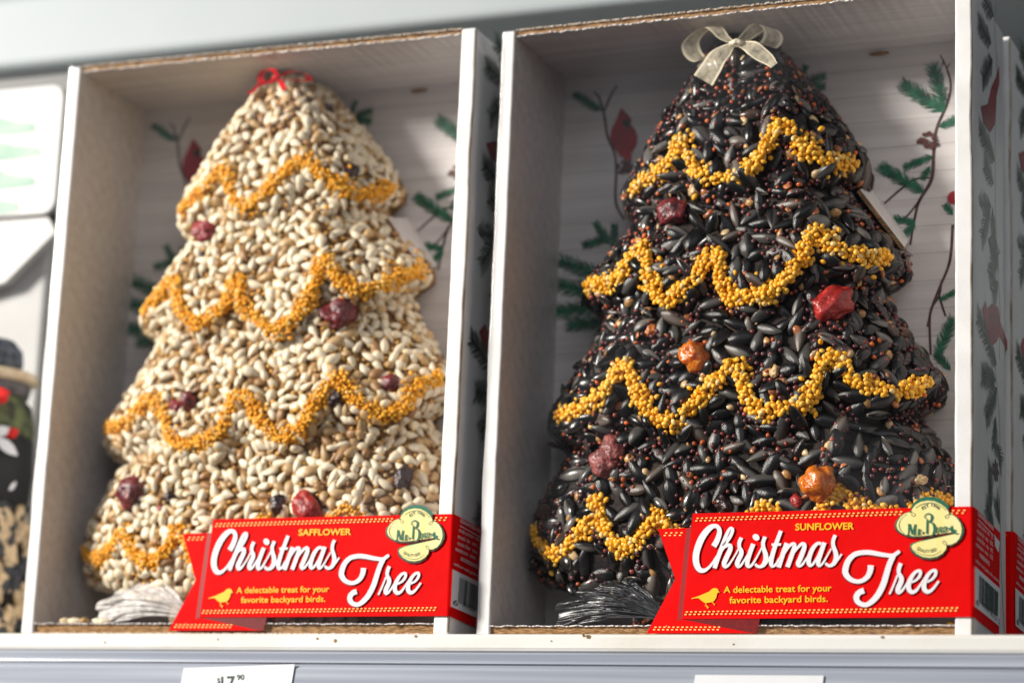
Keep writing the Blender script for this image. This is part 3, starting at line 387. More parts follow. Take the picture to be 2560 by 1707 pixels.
def make_carton(label, loc, rz, flavour, full=True):
    t = thing('carton', label, 'carton', loc, rz, None)
    o = obj('left_wall', prof_wall('left_wall', 0, TL, 1), t); o = obj('right_wall', prof_wall('right_wall', BW-TR, BW, -1), t); rw = o
    bk = obj('back_panel', get('back', lambda: box_mesh('back_panel', TL, BW-TR, BD-.003, BD, .0, BH-.001)), t, M['plank'])
    x0, x1 = TL+.0002, BW-TR-.0002
    for nm, z0, z1 in (('top_panel', BH-.0031, BH-.0001), ('bottom_panel', .0001, .0046)):
        pn = obj(nm, get(nm, lambda: box_mesh(nm, x0, x1, .0016, BD-.0032, z0+.0004, z1-.0004)), t, M['kraft'])
        lo = obj('liner', get(nm+'a', lambda: ragged('liner', x0, x1, .0009, BD-.0032, z0, z0+.0004, .0011, z0*99)), pn, M['plank'] if nm == 'top_panel' else M['fray'])
        hi = obj('liner', get(nm+'b', lambda: ragged('liner', x0, x1, .0009, BD-.0032, z1-.0004, z1, .0011, z1*77)), pn, M['fray'] if nm == 'top_panel' else M['plank'])
    # ---- printed right side
    rnd = random.Random(3); xs = BW+.00012
    sd = side(xs)
    obj('printed_stem', get('sst', lambda: strokes_mesh('printed_stem', [[(a, b, .55) for a, b in s] for s in SIDE_STEM], sd)), rw, M['twig_ink'])
    for i, (a, b) in enumerate(SIDE_SPRIG):
        obj('printed_sprig', get('ss%d' % i, lambda: sprig('printed_sprig', a, b, 11.0, side(xs+.00002+.00001*(i % 5)), (-.0000004, 0), rnd)), rw, M['pine_dark'])
    for i, c in enumerate(SIDE_CARDINAL): obj('printed_bird', get('sc%d' % i, lambda: poly_mesh('printed_bird', c, side(xs+.0001))), rw, M['cardinal'])
    obj('printed_cone', get('scone', lambda: poly_mesh('printed_cone', [(SIDE_CONE[0]+5*math.cos(q)*(1+.2*math.cos(7*q)), SIDE_CONE[1]+4*math.sin(q)*(1+.2*math.cos(7*q))) for q in np.linspace(0, 6.28, 40)[:-1]], side(xs+.00015))), rw, M['cone_ink'])
    # ---- sleeve: red paper band folded round the right front corner
    yl = -.0009; w = BW*1000
    def band():
        e = .45; tl, tr, brr, bl = LABEL; ty = (tl[1]+tr[1])/2
        s = SIDE_LABEL; V = []; F = []
        o_ = [(tl[0], tl[1]), (w-1.2, tr[1]+.05)]
        ring_t = []; ring_b = []
        ring_t += [(tl[0], yl*1000, tl[1]), (w-1.0, yl*1000, tr[1])]; ring_b += [(bl[0], yl*1000, bl[1]), (w-1.0, yl*1000, brr[1])]
        for q in np.linspace(0, 1.5708, 5)[1:]:
            ring_t.append((w-1.0+1.5*math.sin(q), yl*1000+1.5*(1-math.cos(q)), tr[1]-.1*q)); ring_b.append((w-1.0+1.5*math.sin(q), yl*1000+1.5*(1-math.cos(q)), brr[1]-.1*q))
        ring_t.append((w+.5, s[1][0], s[1][1]+.6)); ring_b.append((w+.5, s[2][0], s[2][1]))
        n = len(ring_t); V = [(a/1000, b/1000, c/1000) for a, b, c in ring_t+ring_b]
        F = [(i, i+1, n+i+1, n+i) for i in range(n-1)]
        me = pymesh('sleeve', V, F); bm = bmesh.new(); bm.from_mesh(me)
        bmesh.ops.recalc_face_normals(bm, faces=bm.faces); bmesh.ops.solidify(bm, geom=list(bm.faces), thickness=.00025); bm.to_mesh(me); bm.free(); return me
    sl = obj('sleeve', get('band', band), t, M['red'])
    tail = obj('ribbon_tail', get('tail', lambda: slab_mesh('ribbon_tail', TAIL, front(-.00035), (0, -.00020, 0))), t, M['red'])
    obj('fold_print', get('fold', lambda: poly_mesh('fold_print', FOLD, front(-.00062))), tail, M['red_dark'])
    obj('shade_print', get('shade', lambda: poly_mesh('shade_print', SHADE, front(-.00062))), tail, M['shadow_ink'])
    f0, f1, f2 = front(yl-.0004), front(yl-.00046), front(yl-.0007)
    groups = [CHRISTMAS[0:1], CHRISTMAS[1:3], CHRISTMAS[3:4], CHRISTMAS[4:5], CHRISTMAS[5:7], CHRISTMAS[7:9], CHRISTMAS[9:12], CHRISTMAS[12:14], CHRISTMAS[14:16], TREE_WORD[0:2], TREE_WORD[2:4], TREE_WORD[4:5], TREE_WORD[5:6]]
    for i, g in enumerate(groups):
        sh_ = [[(a-.25, b-.42, c) for a, b, c in s] for s in g]
        obj('letter_shadow', get('ls%d' % i, lambda: strokes_mesh('letter_shadow', sh_, front(yl-.00036-.00001*(i % 2)*6))), sl, M['shadow_ink'])
        obj('letter', get('le%d' % i, lambda: strokes_mesh('letter', g, front(yl-.0006-.00001*(i % 2)*6))), sl, M['white_ink'])
    obj('letter', get('idot', lambda: poly_mesh('letter', I_DOT, f2)), sl, M['white_ink'])
    if flavour:
        obj('flavour_line', get(flavour, lambda: text_mesh('flavour_line', flavour, SUNFLOWER[0] if flavour == 'SUNFLOWER' else (133.2, 41.1), SUNFLOWER[1] if flavour == 'SUNFLOWER' else (157.6, 41.1), 2.55, f0, .022)), sl, M['yellow_ink'])
    obj('tagline', get('t1', lambda: text_mesh('tagline', 'A delectable treat for your', TAG1[0], TAG1[1], 2.5, f0, .012)), sl, M['yellow_ink'])
    obj('tagline', get('t2', lambda: text_mesh('tagline', 'favorite backyard birds.', TAG2[0], TAG2[1], 2.5, f0, .012)), sl, M['yellow_ink'])
    bd = obj('printed_bird', get('bird', lambda: poly_mesh('printed_bird', BIRD, f0)), sl, M['yellow_ink'])
    obj('printed_bird_legs', get('birdl', lambda: strokes_mesh('printed_bird_legs', BIRD_LEGS, f1)), sl, M['yellow_ink'])
    def stitches(rows, mp):
        V = []; F = []
        for a, b, _ in rows:
            a = np.array(a); b = np.array(b); n = int(np.hypot(*(b-a))/1.82)
            for r_ in (0, 1):
                for i in range(n):
                    c = a+(b-a)*(i+(.0 if r_ else .28))/n+np.array([0, .5-r_*1.0+.1]); k = len(V)
                    for dx, dz in ((-.46, -.13), (-.34, -.22), (.34, -.22), (.46, -.13), (.46, .13), (.34, .22), (-.34, .22), (-.46, .13)): V.append(mp(c[0]+dx, c[1]+dz))
                    F.append(tuple(range(k, k+8)))
        return pymesh('stitching', V, F)
    obj('stitching', get('st0', lambda: stitches(STITCH[:3], f0)), sl, M['stitch_ink'])['kind'] = 'stuff'
    obj('stitching', get('st1', lambda: stitches(STITCH[3:], front(-.0007))), tail, M['stitch_ink'])['kind'] = 'stuff'
    # emblem: a card cut out round the cloud-shaped sign
    y2 = yl-.0006
    em = obj('emblem', get('em', lambda: slab_mesh('emblem', LOGO_GREEN, front(y2-.0002), (0, .0002, 0))), t, M['green_ink'])
    obj('emblem_shadow', get('ems', lambda: poly_mesh('emblem_shadow', [(a-.1, b-.5) for a, b in LOGO_GREEN], front(y2-.00001))), em, M['red_dark'])
    obj('emblem_field', get('emf', lambda: poly_mesh('emblem_field', LOGO_CREAM, front(y2-.0004))), em, M['cream_ink'])
    obj('emblem_lettering', get('eml', lambda: strokes_mesh('emblem_lettering', LOGO_MARKS[:24], front(y2-.0006))), em, M['green_ink'])
    obj('emblem_scroll', get('emc', lambda: strokes_mesh('emblem_scroll', LOGO_MARKS[24:], front(y2-.00055))), em, M['dark_ink'])
    obj('emblem_bird', get('emb', lambda: poly_mesh('emblem_bird', LOGO_BIRD, front(y2-.00065))), em, M['green_ink'])
    def arc_text(s, pts, h):
        V, F = text_verts(s, .01); x0, x1 = V[:, 0].min(), V[:, 0].max(); S = np.array(spline(pts, 12)); tt = np.linspace(0, 1, len(S)); W_ = []
        for v in V:
            q = (v[0]-x0)/(x1-x0); p = np.array([np.interp(q, tt, S[:, 0]), np.interp(q, tt, S[:, 1])]); p2 = np.array([np.interp(min(q+.02, 1), tt, S[:, 0]), np.interp(min(q+.02, 1), tt, S[:, 1])])-np.array([np.interp(max(q-.02, 0), tt, S[:, 0]), np.interp(max(q-.02, 0), tt, S[:, 1])])
            nn = np.array([-p2[1], p2[0]])/(np.hypot(*p2)+1e-9); W_.append(front(y2-.0006)(*(p+nn*h*v[1]/.69)))
        return pymesh('emblem_text', W_, F)
    obj('emblem_text', get('est', lambda: arc_text('EST 1996', EST, 1.25)), em, M['dark_ink'])
    obj('emblem_text', get('qs', lambda: arc_text('QUALITY SEED', QUALITY, 1.15)), em, M['dark_ink'])
    # side print of the sleeve
    xl = BW+.00095; T = SIDE_TXT; ds = side(xl)
    def sl_line(nm, key, s, h, m, b=.005):
        obj(nm, get('sd'+key+s, lambda: text_mesh(nm, s, T[key][0], T[key][1], h, ds, b)), sl, M[m])
    sl_line('side_text', 'guar', 'GUARANTEED ANALYSIS', 1.5, 'white_ink', .02)
    obj('side_rule', get('srule', lambda: strokes_mesh('side_rule', [[(*T['rule'][0], .35), (*T['rule'][1], .35)]], ds)), sl, M['white_ink'])
    sl_line('side_text', 'l1', 'crude protein  min.  12%', 1.7, 'white_ink'); sl_line('side_text', 'l2', 'crude fat  min.  20%', 1.7, 'white_ink')
    sl_line('side_text', 'l3', 'crude fiber  max.  18%', 1.7, 'white_ink'); sl_line('side_text', 'l4', 'moisture  max.  12%', 1.7, 'white_ink')
    sl_line('side_text', 'ing', 'INGREDIENTS:', 1.5, 'white_ink', .02); sl_line('side_text', 'l5', 'sunflower seed, gelatin, millet, cranberries', 1.2, 'white_ink')
    obj('side_map', get('smap', lambda: poly_mesh('side_map', T['map'], ds)), sl, M['white_ink'])
    bcd = obj('barcode_panel', get('bcp', lambda: poly_mesh('barcode_panel', SIDE_BARCODE, side(xl-.0001))), sl, M['white_ink'])
    def bars():
        r = random.Random(5); V = []; F = []; a, b, c, d = [np.array(p) for p in SIDE_BARS]; x = 0
        while x < 1:
            wd_ = r.choice((.010, .014, .02, .03)); k = len(V)
            for q, e in ((x, 0), (min(x+wd_, 1), 0), (min(x+wd_, 1), 1), (x, 1)):
                V.append(ds(*((a+(b-a)*q)*(1-e)+(d+(c-d)*q)*e)))
            F.append((k, k+1, k+2, k+3)); x += wd_+r.choice((.008, .012, .02))
        return pymesh('barcode_bars', V, F)
    obj('barcode_bars', get('bars', bars), sl, M['dark_ink'])
    obj('barcode_figures', get('bf6', lambda: text_mesh('barcode_figures', '6', (T['six'][0][0]+1.0, T['six'][0][1]), (T['six'][0][0]+6.2, T['six'][0][1]-.2), 2.2, ds, .01)), sl, M['dark_ink'])
    obj('barcode_figures', get('bfn', lambda: text_mesh('barcode_figures', '30309 00151 2', T['num'][0], T['num'][1], 1.9, ds)), sl, M['dark_ink'])
    if not full: return t
    # ---- printed lining of the back
    yb = BD-.0031
    for i, s in enumerate(BACK_BRANCH): obj('printed_twig', get('bb%d' % i, lambda: strokes_mesh('printed_twig', [s], front(yb-.00003*(i % 4)))), bk, M['twig_ink'])
    for i, (a, b, wd_) in enumerate(BACK_SPRIG): obj('printed_sprig', get('bs%d' % i, lambda: sprig('printed_sprig', a, b, wd_, front(yb-.00015-.00004*(i % 6)), (0, .0000004), rnd)), bk, M['pine_ink'])
    obj('printed_bird', get('bc', lambda: poly_mesh('printed_bird', BACK_CARDINAL, front(yb-.0005))), bk, M['cardinal'])
    obj('printed_mask', get('bm', lambda: poly_mesh('printed_mask', BACK_MASK, front(yb-.0006))), bk, M['black_ink'])
    for i, (cx, cy, r) in enumerate(BACK_CONES):
        def cone():
            rr = random.Random(i); V = []; F = []
            for q in range(30):
                a = rr.uniform(0, 6.28); rad = r*1.1*math.sqrt(rr.random()); c = (cx+rad*math.cos(a), cy+rad*math.sin(a)*.8); k = len(V)
                for p in disc(c[0], c[1], r*.22, 8): V.append((p[0]/1000, yb-.0004-.00001*q, p[1]/1000))
                F.append(tuple(range(k, k+8)))
            return pymesh('printed_cone', V, F)
        obj('printed_cone', get('bcone%d' % i, cone), bk, M['cone_ink'])
    obj('printed_berry', get('bberry', lambda: poly_mesh('printed_berry', disc(*BACK_BERRY[:2], BACK_BERRY[2]), front(yb-.0004))), bk, M['cardinal'])
    obj('slot', get('slot', lambda: poly_mesh('slot', [(KNOT[0]+a*.0+4.4*math.cos(q), 254.6+1.1*math.sin(q)) for q, a in [(q, 0) for q in np.linspace(0, 6.28, 20)[:-1]]], front(yb-.0008))), bk, M['kraft'])
    # ---- holding tabs cut from the back and folded forward
    for s in (1,):
        def tab():
            f = lambda p: ((p[0]-3.2)/1000, p[1]/1000, p[2]/1000)
            e0, e1, h0, h1 = [Vector(f(p)) for p in (TAB_EDGE[0], TAB_EDGE[1], TAB_HINGE[0], TAB_HINGE[1])]
            n = (e1-e0).cross(h0-e0).normalized()*.0018
            V = [e0, e1, h1, h0, e0+n, e1+n, h1+n, h0+n]
            me = pymesh('holding_tab', V, [(0, 1, 2, 3), (7, 6, 5, 4), (0, 4, 5, 1), (1, 5, 6, 2), (2, 6, 7, 3), (3, 7, 4, 0)])
            me.materials.append(M['plank']); me.materials.append(M['kraft'])
            for p in me.polygons:
                if p.index >= 2: p.material_index = 1
            return me
        obj('holding_tab', get('tab%d' % s, tab), t)
    # ---- shrink film round the front and both sides
    def wrap():
        P = []; e = .0004
        P += [(-e, BD*.97)]+[(-e, y) for y in (.05, .035, .02, .008)]
        for q in np.linspace(0, 1.5708, 5): P.append((.0012-(.0012+e)*math.cos(q), .0010-(.0010+.00025)*math.sin(q)))
        P += [(x, -.00025) for x in np.linspace(.006, BW-.006, 30)]
        for q in np.linspace(0, 1.5708, 5): P.append((BW-.0012+(.0012+e)*math.sin(q), .0010-(.0010+.00025)*math.cos(q)))
        P += [(BW+e, y) for y in (.008, .02, .035, .05)]+[(BW+e, BD*.97)]
        V = []; F = []; nz = 60; m = len(P)
        for j in range(nz+1):
            z = .0005+(BH-.001)*j/nz
            for x, y in P:
                k = .00016*noise.noise((x*160, y*160, z*70)); V.append((x+(k if x > BW else (-k if x < 0 else 0)), y-(abs(k)*.6 if 0 <= x <= BW else 0), z))
        for j in range(nz):
            for i in range(m-1): F.append((j*m+i, j*m+i+1, (j+1)*m+i+1, (j+1)*m+i))
        return pymesh('film_wrap', V, F, True)
    obj('film_wrap', get('film', wrap), t, M['film'])
    return t
RX, RY, RZ = 0.03659, 0.0, -0.01116
LX, LY, LZ = -0.17481, -0.01055, 0.01116
make_carton('open front white carton labelled SAFFLOWER holding the cream seed tree', (LX, LY, 0), LZ, 'SAFFLOWER')
make_carton('open front white carton labelled SUNFLOWER holding the black seed tree', (RX, RY, 0), RZ, 'SUNFLOWER')
make_carton('white carton with red sleeve tucked behind the sunflower tree carton', (RX+.0030, RY+BD+.0035, 0), RZ, None, False)

# ------------------------------------------------------------------ seed trees
XCS = {'L': .0965, 'R': .0975}; XC, YB = .0975, BD-.0060
PZ = np.array([0, .021, .024, .030, .040, .050, .070, .083, .090, .098, .110, .128, .137, .144, .150, .170, .182, .188, .194, .203, .225, .245, .252, .256])
PH = 1.03*np.array([.040, .042, .064, .083, .0895, .0885, .078, .0695, .080, .0810, .072, .061, .0565, .0665, .066, .051, .0425, .0500, .0508, .0465, .033, .0185, .013, .002])
CL = [.044, .096, .147, .192]
def surf(th, z, lips):
    th = np.asarray(th, float); z = np.asarray(z, float)
    kn = [np.zeros_like(th)]+[np.interp(th, [q[0] for q in l], [q[1] for q in l]) for l in lips]+[np.full_like(th, .256)]; cn = [0]+CL+[.256]; zc = np.zeros_like(z)
    for i in range(5):
        m = (z >= kn[i]) & (z <= kn[i+1]); zc = np.where(m, cn[i]+(cn[i+1]-cn[i])*(z-kn[i])/(kn[i+1]-kn[i]), zc)
    h = np.interp(zc, PZ, PH); b = .0315+.015*h/.09+.20*(h-np.interp(zc, [0, .03, .256], [.092, .092, .004]))*np.clip((zc-.025)/.01, 0, 1)*np.clip((.245-zc)/.02, 0, 1); e = .66; s = np.sin(th); c = np.cos(th)
    return np.stack([XC+np.minimum(h, .0885)*np.sign(s)*np.abs(s)**e, YB-b*np.sign(c)*np.abs(c)**e, z], -1)
def surf_n(th, z, lips):
    e = .012; d = .0012
    a = surf(th+e, z, lips)-surf(th-e, z, lips); b = surf(th, np.minimum(z+d, .2555), lips)-surf(th, np.maximum(z-d, .0031), lips)
    n = np.cross(a, b); n /= np.linalg.norm(n, axis=-1, keepdims=True)+1e-12
    return n
def seed_base(nr, ns, hw, ht, p, q, ang=0.0, lens=0.0):
    """a seed hull along x: nr rings of ns points; p, q set how blunt each end is"""
    ts = np.linspace(.04, .97, nr); V = [(-.5, 0, 0)]; A = [0]; Tt = [0]
    pk = (p/(p+q))**p*(q/(p+q))**q
    for t in ts:
        w = t**p*(1-t)**q/pk
        for k in range(ns):
            a = 2*math.pi*k/ns; r = 1+ang*math.cos(4*a); V.append((t-.5, hw*w*math.cos(a)*r, ht*w*math.sin(a)*abs(math.sin(a))**lens*r)); A.append(a); Tt.append(t)
    V.append((.5, 0, 0)); A.append(0); Tt.append(1); F = []
    for k in range(ns): F.append((0, 1+(k+1) % ns, 1+k))
    for i in range(nr-1):
        for k in range(ns):
            a = 1+i*ns+k; b = 1+i*ns+(k+1) % ns; F += [(a, b, b+ns), (a, b+ns, a+ns)]
    e = len(V)-1
    for k in range(ns): F.append((e, 1+(nr-1)*ns+k, 1+(nr-1)*ns+(k+1) % ns))
    return np.array(V), np.array(F), np.array(A), np.array(Tt)
def scatter(lips, n, dmin, keep, rng):
    th = rng.uniform(-1.5, 1.5, n); z = rng.uniform(.0058, .2553, n)
    d = .004; Pa = surf(th+d, z, lips)-surf(th-d, z, lips); Pb = surf(th, np.minimum(z+.0005, .2559), lips)-surf(th, z-.0005, lips)
    ar = np.linalg.norm(np.cross(Pa, Pb), axis=-1); m = rng.random(n) < np.minimum(1, ar/np.percentile(ar, 92)); th = th[m]; z = z[m]
    P = surf(th, z, lips); m = keep(P); th, z, P = th[m], z[m], P[m]; grid = {}; out = []
    for i, p in enumerate(P):
        c = tuple((p/dmin).astype(int)); ok = True
        for dx in (-1, 0, 1):
            for dy in (-1, 0, 1):
                for dz in (-1, 0, 1):
                    for j in grid.get((c[0]+dx, c[1]+dy, c[2]+dz), ()):
                        q = P[j]-p
                        if q[0]*q[0]+q[1]*q[1]+q[2]*q[2] < dmin*dmin: ok = False; break
                    if not ok: break
                if not ok: break
            if not ok: break
        if ok: grid.setdefault(c, []).append(i); out.append(i)
    return th[out], z[out], P[out]
def frames(n, rng, tilt):
    """orthonormal frames: x along the seed in the surface, z along the (tilted) normal"""
    N_ = len(n); r = rng.normal(size=(N_, 3)); n2 = n+rng.normal(size=(N_, 3))*tilt; n2 /= np.linalg.norm(n2, axis=1, keepdims=True)
    x = r-(r*n2).sum(1, keepdims=True)*n2; x /= np.linalg.norm(x, axis=1, keepdims=True); y = np.cross(n2, x)
    return np.stack([x, y, n2], -1)       # columns
def merge(base, R, T, S, C):
    V0, F0 = base[0], base[1]
    V = np.einsum('nij,vj->nvi', R*S[:, None, None], V0)+T[:, None, :]; nv = len(V0)
    F = (F0[None]+(np.arange(len(T))*nv)[:, None, None]).reshape(-1, 3)
    return V.reshape(-1, 3), F, C.reshape(-1, 3)
def col_saff(base, n, rng):
    t = base[3]; u = rng.random(n); c = np.where(u[:, None] < .78, np.array([.84, .73, .54])*rng.uniform(.80, 1.08, (n, 1)), np.where(u[:, None] < .95, np.array([.56, .37, .18])*rng.uniform(.8, 1.1, (n, 1)), np.array([.34, .18, .07])*rng.uniform(.8, 1.1, (n, 1))))
    tip = np.clip((.16-t)/.16, 0, 1)[None, :, None]
    return c[:, None, :]*(1-tip*np.array([.08, .22, .5]))*np.ones((1, len(t), 1))
def col_sun(base, n, rng):
    a, t = base[2], base[3]; k = np.abs(np.cos(a)); ns = 14
    c = np.array([.0048, .0046, .0052])*rng.uniform(.5, 1.8, (n, 1)); edge = (k > .93)[None, :, None]*rng.uniform(0, 1, (n, 1, 1))**2
    st = (rng.random((n, 14)) < .13); st = (st | np.roll(st, 1, 1)).astype(float)*(rng.random((n, 1)) < .75); idx = np.round(a/(2*math.pi)*ns).astype(int) % ns
    s = st[:, idx][:, :, None]*rng.uniform(.2, 1, (n, 1, 1)); g = np.array([.115, .108, .10]); e = np.array([.17, .12, .075])
    tip = np.clip((t-.93)/.07, 0, 1)[None, :, None]
    br = (rng.random((n, 1, 1)) < .03)*np.array([.05, .03, .018])
    return c[:, None, :]+s*g*1.5+edge*e*1.7+tip*e*.5+br
def flat_col(cols, w, base, n, rng, var=.2):
    c = np.array(cols)[rng.choice(len(cols), n, p=w)]*rng.uniform(1-var, 1+var, (n, 1)); return np.repeat(c[:, None, :], len(base[0]), 1)
def choose(P, n, loc, rz, count):
    """the ones that show largest: facing the lens, near it, and not behind the sleeve"""
    c, s = math.cos(rz), math.sin(rz); Wd = np.stack([loc[0]+c*P[:, 0]-s*P[:, 1], loc[1]+s*P[:, 0]+c*P[:, 1], P[:, 2]], -1)
    nw = np.stack([c*n[:, 0]-s*n[:, 1], s*n[:, 0]+c*n[:, 1], n[:, 2]], -1); d = np.array(CAM)-Wd; r = np.linalg.norm(d, axis=1); f = (nw*d).sum(1)/r
    sc = f/r**2; sc[(P[:, 2] < .055) & (P[:, 0] > .075)] = -1; sc[P[:, 0] > .185] = -1
    return np.argsort(-sc)[:count]
def instances(name, base, colfn, R, T, S, mt, parent, ids, cap=10):
    """single seeds as objects that share a few meshes"""
    rng = np.random.default_rng(5); cs = colfn(base, cap, rng); ms = []
    for i in range(cap):
        me = tri_mesh(name, base[0], base[1], cs[i]); me.materials.append(mt); ms.append(me)
    for j, i in enumerate(ids):
        o = bpy.data.objects.new(name, ms[j % cap]); COL.objects.link(o); o.parent = parent
        m = np.eye(4); m[:3, :3] = R[i]*S[i]; m[:3, 3] = T[i]; o.matrix_basis = Matrix(m.tolist())
def seeds(part, stuff, base, colfn, th, z, P, lips, size, lift, tilt, mt, root, loc, rz, rng, single=300):
    n = surf_n(th, z, lips); R = frames(n, rng, tilt)*rng.uniform(.80, 1.2, (len(P), 1, 3)); S = size*rng.uniform(.85, 1.15, len(P)); T = P+n*lift; T[:, 1] = np.maximum(T[:, 1], .0032)
    ids = choose(P, n, loc, rz, single) if single else []
    rest = np.setdiff1d(np.arange(len(P)), ids)
    if single: instances(part, base, colfn, R, T, S, mt, root, ids)
    C = colfn(base, len(rest), rng); V, F, C = merge(base, R[rest], T[rest], S[rest], C)
    o = obj(stuff, tri_mesh(stuff, V, F, C), root, mt); o['kind'] = 'stuff'
def lump(name, r, sx, sz, seed, rough=.3):
    bm = bmesh.new(); bmesh.ops.create_icosphere(bm, subdivisions=4, radius=1)
    for v in bm.verts:
        p = v.co.copy(); k = 1+rough*(noise.noise(p*1.5+Vector((seed, 0, 0))))-rough*.55*(1-abs(noise.noise(p*3.2+Vector((0, seed, 0))))*2.2)**2*.6-rough*.2*(1-2*abs(noise.noise(p*7+Vector((0, 0, seed)))))
        v.co = Vector((p.x*r*k*sx, p.y*r*k*sz, p.z*r*k*.72))
    return bm_mesh(bm, name, True)
BN = {'c': 'cranberry', 'd': 'cranberry', 'n': 'raisin', 'r': 'cranberry', 'm': 'cranberry', 'a': 'golden_raisin', 'o': 'fruit_chip', 'k': 'kernel', 'w': 'nut_chip'}
BL = {'d': 'dark wrinkled cranberry', 'r': 'bright red translucent cranberry piece', 'm': 'dusty pale red cranberry', 'a': 'amber golden raisin', 'n': 'almost black raisin', 'k': 'pale hulled kernel'}
def ribbon3d(path, wv, mt_e, mt_s, name, root, edge=.16):
    """a band of ribbon: path in space, wv = half width vector at each point; two opaque edges and a sheer middle"""
    S = spline([tuple(p)+tuple(w) for p, w in zip(path, wv)], 7); V = []; F = []; ks = (-1, -1+2*edge, 1-2*edge, 1)
    for i, q in enumerate(S):
        for k in ks: V.append(tuple(q[:3]+q[3:]*k))
        if i:
            a, b = 4*(i-1), 4*i
            for j in range(3): F.append((a+j, a+j+1, b+j+1, b+j))
    me = pymesh(name, V, F, True); me.materials.append(mt_e); me.materials.append(mt_s)
    me.polygons.foreach_set('material_index', [1 if i % 3 == 1 else 0 for i in range(len(F))])
    return obj(name, me, root)
def bow(data, root, kind):
    y0 = .0062 if kind == 'R' else .0060
    bw = link(bpy.data.objects.new('bow', None), root); e, s = (M['organza_edge'], M['sheer']) if kind == 'R' else (M['red_ribbon'], M['red_ribbon'])
    bw.empty_display_size = .005
    hw = .0044 if kind == 'R' else .0017
    for nm, wx in (('lloop', (.72, .55, .30)), ('rloop', (.75, .65, -.15))):
        pts = [(a/1000, y0+.0012*math.sin(math.pi*i/(len(data[nm])-1)), b/1000) for i, (a, b) in enumerate(data[nm])]
        n = len(pts); w = [tuple(c*hw*(.25+.75*math.sin(math.pi*i/(n-1))**.6) for c in wx) for i in range(n)]
        pts = [(p[0], p[1]+abs(q[1])*0, p[2]) for p, q in zip(pts, w)]
        ribbon3d(pts, w, e, s, 'bow_loop', bw)
    for nm in ('ltail', 'rtail'):
        d = data[nm]; pts = []; w = []
        for i, (a, b, wd_) in enumerate(d):
            a0 = np.array(d[max(i-1, 0)][:2]); a1 = np.array(d[min(i+1, len(d)-1)][:2]); u = (a1-a0)/np.hypot(*(a1-a0))
            pts.append((a/1000, y0-.0015-.0010*i/len(d)+.0006*math.sin(i*2.2), b/1000)); w.append((-u[1]*wd_/2000, .0004, u[0]*wd_/2000))
        ribbon3d(pts, w, e, s, 'bow_tail', bw, .10)
    k = data['knot']; r = .0024 if kind == 'R' else .0016
    me = lump('knot', r, 1.2, 1.0, 4, .35); o = obj('bow_knot', me, bw, e); o.location = (k[0]/1000, y0-.0012, k[1]/1000)
